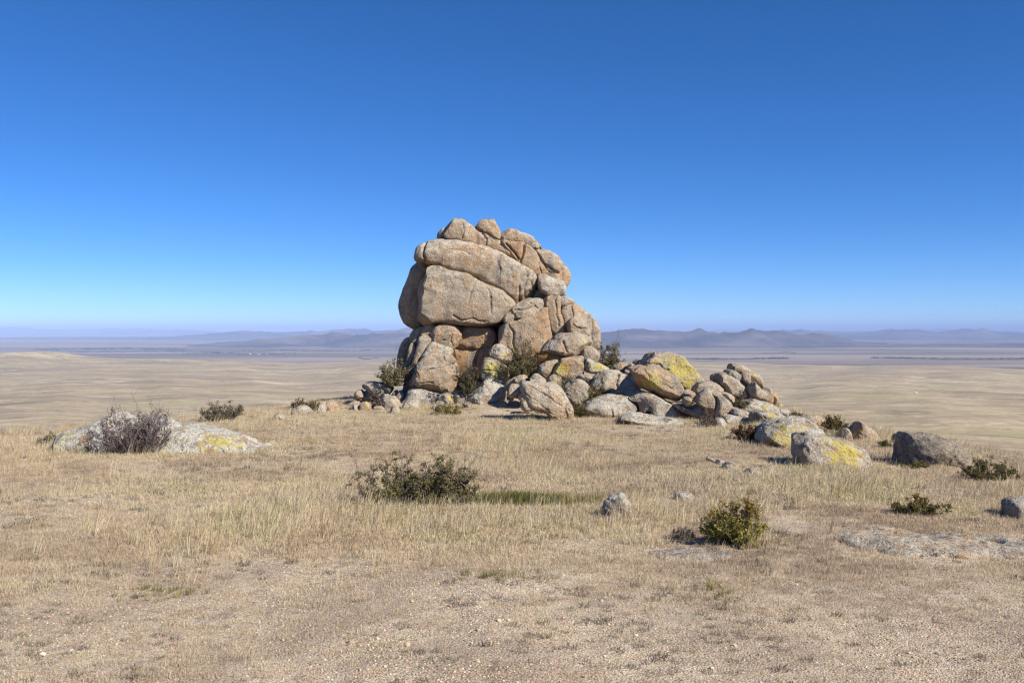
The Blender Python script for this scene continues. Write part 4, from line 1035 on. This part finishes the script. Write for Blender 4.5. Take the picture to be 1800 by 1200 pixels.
shrub('rusty red shrub beside the mauve slab', 1312, 774, 62, 30, RUS, leaves=3000, leaf=0.017, twigs=1.6, seed=19)
shrub('brown shrub on the brow among small stones', 1466, 754, 46, 26, OLI + RUS[:2], d=20.0, leaves=1900, leaf=0.018, twigs=1.2, seed=20)
shrub('small grey shrub below the smooth brown boulder', 1306, 714, 32, 28, GRY + OLI[:2], d=23.6, leaves=1300, leaf=0.02, seed=21, grey=True)
shrub('tiny shrub at the right tip of the broad pale slab', 1397, 736, 26, 16, OLI, d=22.8, leaves=600, leaf=0.02, seed=22)
shrub('dry brown twigs before the split pair', 1242, 746, 44, 26, GRY + RUS[2:], d=22.2, leaves=900, leaf=0.017, twigs=1.6, seed=23, grey=True)
shrub('olive tussock shrub between egg-shaped and whaleback boulders', 1052, 704, 44, 30, OLI, d=25.3, leaves=2000, leaf=0.02, seed=24)
shrub('low olive tussock at the foot of the egg-shaped boulder', 1018, 728, 28, 24, OLI, d=24.4, leaves=900, leaf=0.02, seed=25)
shrub('brown-green shrub above the egg-shaped boulder', 998, 684, 34, 28, OLI + RUS[2:3], d=26.8, leaves=1200, leaf=0.022, seed=26)
shrub('sparse green tussock shrub beyond the lichen boulder', 1560, 786, 36, 14, OLI, leaves=900, leaf=0.016, seed=27)
shrub('low green tussock shrub below the dark rough boulder', 1614, 822, 40, 14, OLI + GRN[:1], leaves=900, leaf=0.015, seed=28)
shrub('dark dead twigs in the shadow of the orange-topped shrub', 1200, 948, 40, 24, GRY, leaves=300, leaf=0.012, seed=29, twigs=1.2)

# ------------------------------------------------------------------ grass, weeds and grit (scattered)
def scatter(name, label, cat, P, rot, scl, idx, tint, protos):
    me = bpy.data.meshes.new(name)
    n = len(P)
    me.vertices.add(n)
    me.vertices.foreach_set('co', np.asarray(P, np.float32).ravel())
    for nm, typ, arr, key in (('rot', 'FLOAT_VECTOR', rot, 'vector'), ('scl', 'FLOAT_VECTOR', scl, 'vector'),
                              ('idx', 'INT', idx, 'value'), ('tint', 'FLOAT', tint, 'value')):
        a = me.attributes.new(nm, typ, 'POINT')
        a.data.foreach_set(key, np.asarray(arr, np.int32 if typ == 'INT' else np.float32).ravel())
    col = bpy.data.collections.new(name + '_kinds')
    for p in protos:
        col.objects.link(p)
    ng = bpy.data.node_groups.new(name + '_scatter', 'GeometryNodeTree')
    ng.interface.new_socket('Geometry', in_out='INPUT', socket_type='NodeSocketGeometry')
    ng.interface.new_socket('Geometry', in_out='OUTPUT', socket_type='NodeSocketGeometry')
    N, L = ng.nodes, ng.links
    gi, go = N.new('NodeGroupInput'), N.new('NodeGroupOutput')
    ip = N.new('GeometryNodeInstanceOnPoints')
    ci = N.new('GeometryNodeCollectionInfo')
    ci.inputs['Collection'].default_value = col
    ci.inputs['Separate Children'].default_value = True
    ci.inputs['Reset Children'].default_value = True
    def na(nm, typ):
        q = N.new('GeometryNodeInputNamedAttribute')
        q.data_type = typ
        q.inputs['Name'].default_value = nm
        return q.outputs['Attribute']
    L.new(gi.outputs[0], ip.inputs['Points'])
    L.new(ci.outputs[0], ip.inputs['Instance'])
    ip.inputs['Pick Instance'].default_value = True
    L.new(na('idx', 'INT'), ip.inputs['Instance Index'])
    L.new(na('rot', 'FLOAT_VECTOR'), ip.inputs['Rotation'])
    L.new(na('scl', 'FLOAT_VECTOR'), ip.inputs['Scale'])
    L.new(ip.outputs[0], go.inputs[0])
    o = bpy.data.objects.new(name, me)
    COL.objects.link(o)
    md = o.modifiers.new('scatter', 'NODES')
    md.node_group = ng
    o['kind'] = 'stuff'
    o['label'] = label
    o['category'] = cat
    return o

def tuft(name, mat, n, rad, h0, h1, wid, bend, wind, seed, curl=0.0):
    """n grass blades, each three faces, leaning with the wind to the right"""
    rng = np.random.default_rng(seed)
    th = rng.uniform(0, 2 * np.pi, n)
    r = rad * np.sqrt(rng.random(n))
    B = np.stack([r * np.cos(th), r * np.sin(th), np.full(n, -0.01)], -1)
    h = rng.uniform(h0, h1, n)
    ph = th + rng.normal(0, 0.9, n)
    k = bend * rng.uniform(0.2, 1.3, n)
    dx = np.cos(ph) * k + wind * rng.uniform(0.4, 1.3, n)
    dy = np.sin(ph) * k
    M = B + np.stack([dx * h * 0.35, dy * h * 0.35, h * 0.58], -1)
    T = B + np.stack([dx * h, dy * h, h * (1 - 0.35 * np.hypot(dx, dy)) * (1 - curl * rng.random(n))], -1)
    a = rng.uniform(0, np.pi, n)
    S = np.stack([np.cos(a), np.sin(a), np.zeros(n)], -1) * (wid * rng.uniform(0.6, 1.4, n))[:, None] * 0.5
    V = np.stack([B - S, B + S, M + S * 0.8, M - S * 0.8, T], 1).reshape(-1, 3)
    i = np.arange(n)[:, None] * 5
    Q = i + np.array([[0, 1, 2, 3]])
    Tt = i + np.array([[3, 2, 4]])
    me = new_mesh(name, V, [Q, Tt], False)
    me.materials.append(mat)
    return bpy.data.objects.new(name, me)

STRAW = mat_grass('dry_grass', [(0.0, (0.41, 0.32, 0.225)), (0.3, (0.57, 0.455, 0.31)), (0.55, (0.69, 0.585, 0.41)), (0.8, (0.58, 0.51, 0.30)), (1.0, (0.36, 0.345, 0.17))])
PALE = mat_grass('pale_stalks', [(0.0, (0.55, 0.41, 0.22)), (0.6, (0.68, 0.56, 0.34)), (1.0, (0.75, 0.66, 0.46))])
WEED = mat_grass('grey_weeds', [(0.0, (0.21, 0.165, 0.125)), (0.4, (0.34, 0.285, 0.225)), (0.7, (0.27, 0.255, 0.18)), (1.0, (0.20, 0.21, 0.10))])
GREEN = mat_grass('green_grass', [(0.0, (0.11, 0.13, 0.04)), (0.5, (0.22, 0.22, 0.07)), (1.0, (0.45, 0.37, 0.17))])
GRIT = mat_pebble()

rng = np.random.default_rng(11)
BARE = [(870, 1030, 0.62, 0.28), (1040, 958, 0.42, 0.30), (1215, 975, 0.40, 0.25), (1385, 920, 0.34, 0.6), (120, 880, 0.6, 0.4), (440, 1000, 0.5, 0.3),
        (690, 778, 0.5, 0.5), (860, 725, 1.0, 1.2), (1120, 755, 1.1, 0.7), (1640, 985, 0.3, 0.3), (1180, 880, 0.5, 0.35), (690, 730, 0.8, 0.6)]
BARE = [on_ground(px, py)[:2] + (rx, ry) for px, py, rx, ry in BARE] + [(x, y, rx * 1.3, ry * 1.3) for x, y, rx, ry in OUT]
def cover(x, y):
    """0 bare grit .. 1 closed turf"""
    n = fbm(x * 0.55, y * 0.55, 3.3, 4, 77)
    e = y + 1.1 * fbm(x * 0.6, 0 * x, 1.0, 3, 5)
    g = sstep(4.6, 10.0, e + 0.9 * n)
    c = g * np.clip(0.72 + 0.8 * n, 0.06 + 0.4 * sstep(9, 12, y), 1) + (1 - g) * np.clip(0.58 + 0.9 * n, 0.06, 1)
    for bx, by, rx, ry in BARE:
        q = np.hypot((x - bx) / rx, (y - by) / ry) + 0.5 * n
        c = c * (0.05 + 0.95 * sstep(0.6, 1.15, q))
    return c

def sample(n, dmin, dmax, power=1.0, half=0.56):
    y = dmin + (dmax - dmin) * rng.random(n) ** power
    x = (rng.random(n) * 2 - 1) * (half * y + 1.6)
    d, ins = poly_sd(x, y, EDGE)
    k = ins | (d < 7)
    return x[k], y[k]

def place(x, y, scl, ztilt=0.0):
    n = len(x)
    P = np.stack([x, y, ground_z(x, y)], -1)
    return P

# short dry turf
protos = [tuft('turf_%02d' % i, STRAW, 34, 0.10, 0.022, 0.075, 0.0040, 0.7, 0.28, 200 + i, 0.2) for i in range(6)]
protos += [tuft('turf_%02d' % (6 + i), STRAW, 16, 0.05, 0.06, 0.16, 0.0036, 0.4, 0.32, 220 + i) for i in range(4)]
x, y = sample(190000, 4.3, 38, 0.8)
wts = cover(x, y)
k = rng.random(len(x)) < wts
x, y, wts = x[k], y[k], wts[k]
n = len(x)
pn = fbm(x * 0.42, y * 0.42, 8.0, 3, 31)
tall = (rng.random(n) < np.clip(0.16 + 0.5 * fbm(x * 0.5, y * 0.5, 2.0, 3, 41), 0, 0.7)) & (y > 7.2)
idx = np.where(tall, rng.integers(6, 10, n), rng.integers(0, 6, n))
rot = np.stack([rng.normal(0, 0.1, n), rng.normal(0, 0.1, n), rng.uniform(-0.9, 0.9, n)], -1)
s = rng.uniform(0.6, 1.25, n) * (0.55 + 0.40 * sstep(6.0, 9.5, y)) * (1 + 0.3 * pn) * (1 - 0.3 * sstep(20, 28, y))
wsc = s * (1 + 0.03 * np.maximum(y - 8, 0))
scl = np.stack([wsc, wsc, s * rng.uniform(0.8, 1.2, n)], -1)
pm = fbm(x * 1.7, y * 1.7, 5.0, 3, 37)
tint = np.clip(0.37 + 0.30 * pn + 0.22 * pm + rng.normal(0, 0.15, n) + 0.14 * sstep(14, 26, y), 0, 1)
scatter('dry_grass', 'short straw-coloured dry grass covering the hilltop', 'grass', place(x, y, s), rot, scl, idx, tint, protos)

# pale seed stalks standing above the turf
protos = [tuft('stalk_%02d' % i, PALE, 15, 0.075, 0.12, 0.32, 0.0040, 0.2, 0.42, 300 + i) for i in range(5)]
x, y = sample(8000, 7.0, 30, 0.8)
cl = fbm(x * 0.5, y * 0.5, 20.0, 3, 61)
k = rng.random(len(x)) < cover(x, y) * sstep(-0.15, 0.5, cl)
x, y = x[k], y[k]
n = len(x)
s = rng.uniform(0.55, 1.15, n)
scatter('tall_grass', 'pale tall grass stalks leaning with the wind above the turf', 'grass', place(x, y, s),
        np.stack([rng.normal(0, 0.08, n), rng.normal(0, 0.1, n), rng.uniform(-0.6, 0.6, n)], -1), np.stack([s, s, s], -1), rng.integers(0, 5, n), rng.random(n), protos)

# grey and olive low weeds
protos = [tuft('weed_%02d' % i, WEED, 40, 0.06, 0.015, 0.07, 0.006, 0.9, 0.05, 400 + i, 0.5) for i in range(5)]
x, y = sample(26000, 4.6, 32, 0.85)
cl = fbm(x * 0.9, y * 0.9, 33.0, 3, 71)
k = rng.random(len(x)) < (0.06 + 0.6 * sstep(0.05, 0.6, cl))
x, y = x[k], y[k]
n = len(x)
s = rng.uniform(0.5, 1.4, n) * (0.6 + 0.4 * sstep(6, 9, y))
scatter('low_weeds', 'low grey-green weeds and dry litter between the grass', 'weeds', place(x, y, s),
        np.stack([rng.normal(0, 0.1, n), rng.normal(0, 0.1, n), rng.uniform(0, 6.28, n)], -1), np.stack([s, s, s], -1), rng.integers(0, 5, n), np.clip(rng.normal(0.4, 0.25, n), 0, 1), protos)

# the strip of green grass by the wide shrub, and green tussocks
protos = [tuft('green_%02d' % i, GREEN, 30, 0.05, 0.08, 0.2, 0.0045, 0.35, 0.2, 500 + i) for i in range(4)]
gx, gy, _ = on_ground(930, 888)
x = gx + rng.normal(0, 0.30, 420)
y = gy + rng.normal(0, 0.09, 420)
tx = [on_ground(px, py)[:2] for px, py in ((1320, 870), (880, 1015), (1240, 1040), (290, 1045), (980, 738), (1450, 830), (1600, 822), (700, 800), (960, 790))]
for ax, ay in tx:
    x = np.concatenate([x, ax + rng.normal(0, 0.16, 26)])
    y = np.concatenate([y, ay + rng.normal(0, 0.10, 26)])
n = len(x)
s = rng.uniform(0.5, 1.1, n)
s[420:] *= 0.4
scatter('green_grass', 'fresh green grass strip beside the wide dark shrub', 'grass', place(x, y, s),
        np.stack([rng.normal(0, 0.08, n), rng.normal(0, 0.1, n), rng.uniform(-0.9, 0.9, n)], -1), np.stack([s, s, s], -1), rng.integers(0, 4, n), np.clip(rng.normal(0.5, 0.33, n), 0, 1), protos)

# granite grit in the foreground
def pebble(name, seed):
    import bmesh
    bm = bmesh.new()
    bmesh.ops.create_icosphere(bm, subdivisions=1, radius=1.0)
    rg = np.random.default_rng(seed)
    for v in bm.verts:
        v.co *= rg.uniform(0.75, 1.15)
        v.co.z *= 0.7
    me = bpy.data.meshes.new(name)
    bm.to_mesh(me)
    bm.free()
    me.materials.append(GRIT)
    return bpy.data.objects.new(name, me)
protos = [pebble('grit_%02d' % i, 600 + i) for i in range(6)]
x, y = sample(150000, 4.3, 11.5, 1.35, 0.55)
k = rng.random(len(x)) < np.clip(1.05 - cover(x, y), 0.08, 1) * (0.35 + 0.65 * sstep(-0.35, 0.25, fbm(x * 0.8, y * 0.8, 4, 3, 91)))
x, y = x[k], y[k]
n = len(x)
s = 0.0026 + 0.0055 * rng.random(n) ** 2.6 + np.where(rng.random(n) > 0.994, rng.uniform(0.003, 0.014, n), 0)
P = place(x, y, s)
P[:, 2] += s * 0.2
scatter('granite_grit', 'pinkish granite grit strewn over the bare foreground', 'gravel', P,
        rng.uniform(0, 6.28, (n, 3)) * np.array([0.06, 0.06, 1]), np.stack([s, s * rng.uniform(0.7, 1.2, n), s], -1), rng.integers(0, 6, n), np.clip(rng.normal(0.5, 0.25, n), 0, 1), protos)

# ------------------------------------------------------------------ the far valley: tree belts, river, homestead, hamlet
def belt(label, px0, px1, dist, count, h, seed, spread):
    """a far riverside wood: many small crowns reading as one dark mass"""
    rg = np.random.default_rng(seed)
    t = rg.random(count)
    px = px0 + (px1 - px0) * t
    y = dist * (1 + 0.02 * np.sin(t * 7 + seed)) + rg.normal(0, spread, count)
    x = (px - CX) / F * y
    z = ground_z(x, y)
    hh = 0.5 * h * rg.uniform(0.5, 1.2, count) * (0.5 + 0.7 * np.abs(fbm(px * 0.05, 0 * px, seed, 2, seed)))
    ww = hh * rg.uniform(0.6, 1.3, count)
    base = np.array([[1, 0, 0.45], [0, 1, 0.4], [-1, 0, 0.5], [0, -1, 0.45], [0.15, 0.1, 1.0], [0, 0, 0.0]])
    V = base[None] * np.stack([ww, ww, hh], -1)[:, None, :] * rg.uniform(0.8, 1.2, (count, 6, 1)) + np.stack([x, y, z], -1)[:, None, :]
    T = np.array([[0, 1, 4], [1, 2, 4], [2, 3, 4], [3, 0, 4], [1, 0, 5], [2, 1, 5], [3, 2, 5], [0, 3, 5]])
    Fc = (np.arange(count)[:, None, None] * 6 + T[None]).reshape(-1, 3)
    add_obj('far_wood', new_mesh('far_wood', V.reshape(-1, 3), Fc, False), BELT, label=label, cat='woodland', kind='stuff')
BELT = mat_plain('far_foliage', (0.06, 0.055, 0.045), 0.95, 0.3, 0.01)
belt('dark strip of riverside wood across the valley beside the river', 1130, 1385, 6000, 1600, 12, 1, 60)
belt('long thin dark wood along the valley behind the right steppe', 1530, 2000, 6200, 1800, 11, 2, 40)
belt('small wood strip beyond the river bend', 1340, 1400, 7600, 250, 11, 3, 30)
belt('dark wood strips far across the left valley', 60, 330, 9200, 1500, 13, 4, 160)
belt('long thin wood far across the left valley', 120, 480, 8000, 1300, 10, 5, 50)
belt('wood near the hamlet in the left valley', 320, 520, 7400, 900, 10, 6, 70)
belt('thin wood strip behind the hamlet and towards the tor', 420, 720, 8600, 1100, 10, 7, 60)
belt('short dark wood at the steppe edge left of the tor', 630, 665, 6000, 240, 10, 8, 25)

RIVER = NT('river_water')
RIVER.bsdf((0.06, 0.12, 0.2), 0.15, None, 0.5)
def river(px0, px1, dist, wid, seed):
    t = np.linspace(0, 1, 40)
    px = px0 + (px1 - px0) * t
    y = dist + 60 * np.sin(t * 6 + seed)
    w = wid * np.sin(np.pi * np.clip(t, 0.02, 0.98)) ** 0.5
    a = np.stack([(px - CX) / F * (y - w), y - w], -1)
    b = np.stack([(px - CX) / F * (y + w), y + w], -1)
    zz = np.maximum(ground_z(a[:, 0], a[:, 1]), ground_z(b[:, 0], b[:, 1])) + 1.0
    V = np.concatenate([np.c_[a, zz], np.c_[b, zz]])
    add_obj('river', new_mesh('river', V, grid_faces(2, 40)[:, ::-1]), RIVER.m, kind='structure')
river(1150, 1180, 5850, 40, 1)
river(1355, 1400, 6300, 50, 2)
river(1000, 1060, 7400, 45, 3)

WHITE = mat_plain('white_felt', (0.8, 0.78, 0.74), 0.8, 0.05, 2)
BLUE = mat_plain('blue_sheet_roof', (0.10, 0.25, 0.5), 0.5, 0.1, 2)
BROWN = mat_plain('timber', (0.25, 0.15, 0.09), 0.9, 0.2, 2)
def yurt(px, py):
    x, y, z = on_ground(px, py)
    r = add_obj('tent', None, loc=(x, y, z), label='tiny white round tent alone on the open steppe', cat='tent')
    r.scale = (0.55, 0.55, 0.6)
    a = np.linspace(0, 2 * np.pi, 24, endpoint=False)
    def ring(R, h):
        return np.c_[R * np.cos(a), R * np.sin(a), np.full(24, h)]
    add_obj('wall', new_mesh('wall', np.vstack([ring(3.4, -0.3), ring(3.4, 1.8)]), grid_faces(2, 24, True)), WHITE, parent=r)
    V = np.vstack([ring(3.6, 1.75), ring(2.0, 2.7), ring(0.6, 3.2), ring(0.05, 3.3)])
    add_obj('roof', new_mesh('roof', V, grid_faces(4, 24, True)), WHITE, parent=r)
    V = np.array([[-0.5, -3.5, 0], [0.5, -3.5, 0], [0.5, -3.5, 1.6], [-0.5, -3.5, 1.6], [-0.5, -3.3, 0], [0.5, -3.3, 0], [0.5, -3.3, 1.6], [-0.5, -3.3, 1.6]])
    Q = np.array([[0, 1, 2, 3], [5, 4, 7, 6], [3, 2, 6, 7], [1, 5, 6, 2], [4, 0, 3, 7]])
    add_obj('door', new_mesh('door', V, Q, False), BROWN, parent=r)
yurt(1610, 691)
MUD = mat_plain('mud_wall', (0.35, 0.28, 0.22), 0.9, 0.1, 2)
def house(px, dist, w, d, h, roof, label):
    x = (px - CX) / F * dist
    z = gz(x, dist)
    r = add_obj('house', None, loc=(x, dist, z), label=label, cat='house', group='houses of the far hamlet')
    a, b = w / 2, d / 2
    V = np.array([[-a, -b, -2], [a, -b, -2], [a, b, -2], [-a, b, -2], [-a, -b, h], [a, -b, h], [a, b, h], [-a, b, h]])
    add_obj('wall', new_mesh('wall', V, np.array([[0, 1, 5, 4], [1, 2, 6, 5], [2, 3, 7, 6], [3, 0, 4, 7]]), False), MUD, parent=r)
    a, b = a + 0.6, b + 0.6
    V = np.array([[-a, -b, h], [a, -b, h], [a, b, h], [-a, b, h], [-a, 0, h + d * 0.35], [a, 0, h + d * 0.35]])
    add_obj('roof', new_mesh('roof', V, [np.array([[0, 1, 5, 4], [2, 3, 4, 5], [3, 2, 1, 0]]), np.array([[1, 2, 5], [3, 0, 4]])], False), roof, parent=r)
house(455, 7050, 26, 14, 6, BLUE, 'long blue-roofed house of the far hamlet by the wood')
house(470, 7120, 14, 10, 5, BROWN, 'brown-roofed house of the far hamlet by the wood')
house(505, 7160, 14, 10, 5, BROWN, 'brown-roofed house standing apart from the far hamlet')
house(440, 7180, 12, 10, 5, WHITE, 'white-roofed house of the far hamlet by the wood')

# ------------------------------------------------------------------ the air over the valley
def haze():
    r, z0, z1 = 100000.0, PLAIN - 30.0, 230.0
    V = np.array([[-r, -r, z0], [r, -r, z0], [r, r, z0], [-r, r, z0], [-r, -r, z1], [r, -r, z1], [r, r, z1], [-r, r, z1]])
    Q = np.array([[3, 2, 1, 0], [4, 5, 6, 7], [0, 1, 5, 4], [1, 2, 6, 5], [2, 3, 7, 6], [3, 0, 4, 7]])
    k = NT('air')
    v = k.n('ShaderNodeVolumePrincipled', ins={'Color': (0.46, 0.63, 1.0, 1), 'Density': 5.0e-5, 'Anisotropy': -0.25})
    k.link(v.outputs[0], k.out.inputs['Volume'])
    add_obj('haze', new_mesh('haze', V, Q, False), k.m, label='thin blue haze over the valley', cat='haze', kind='stuff')
haze()
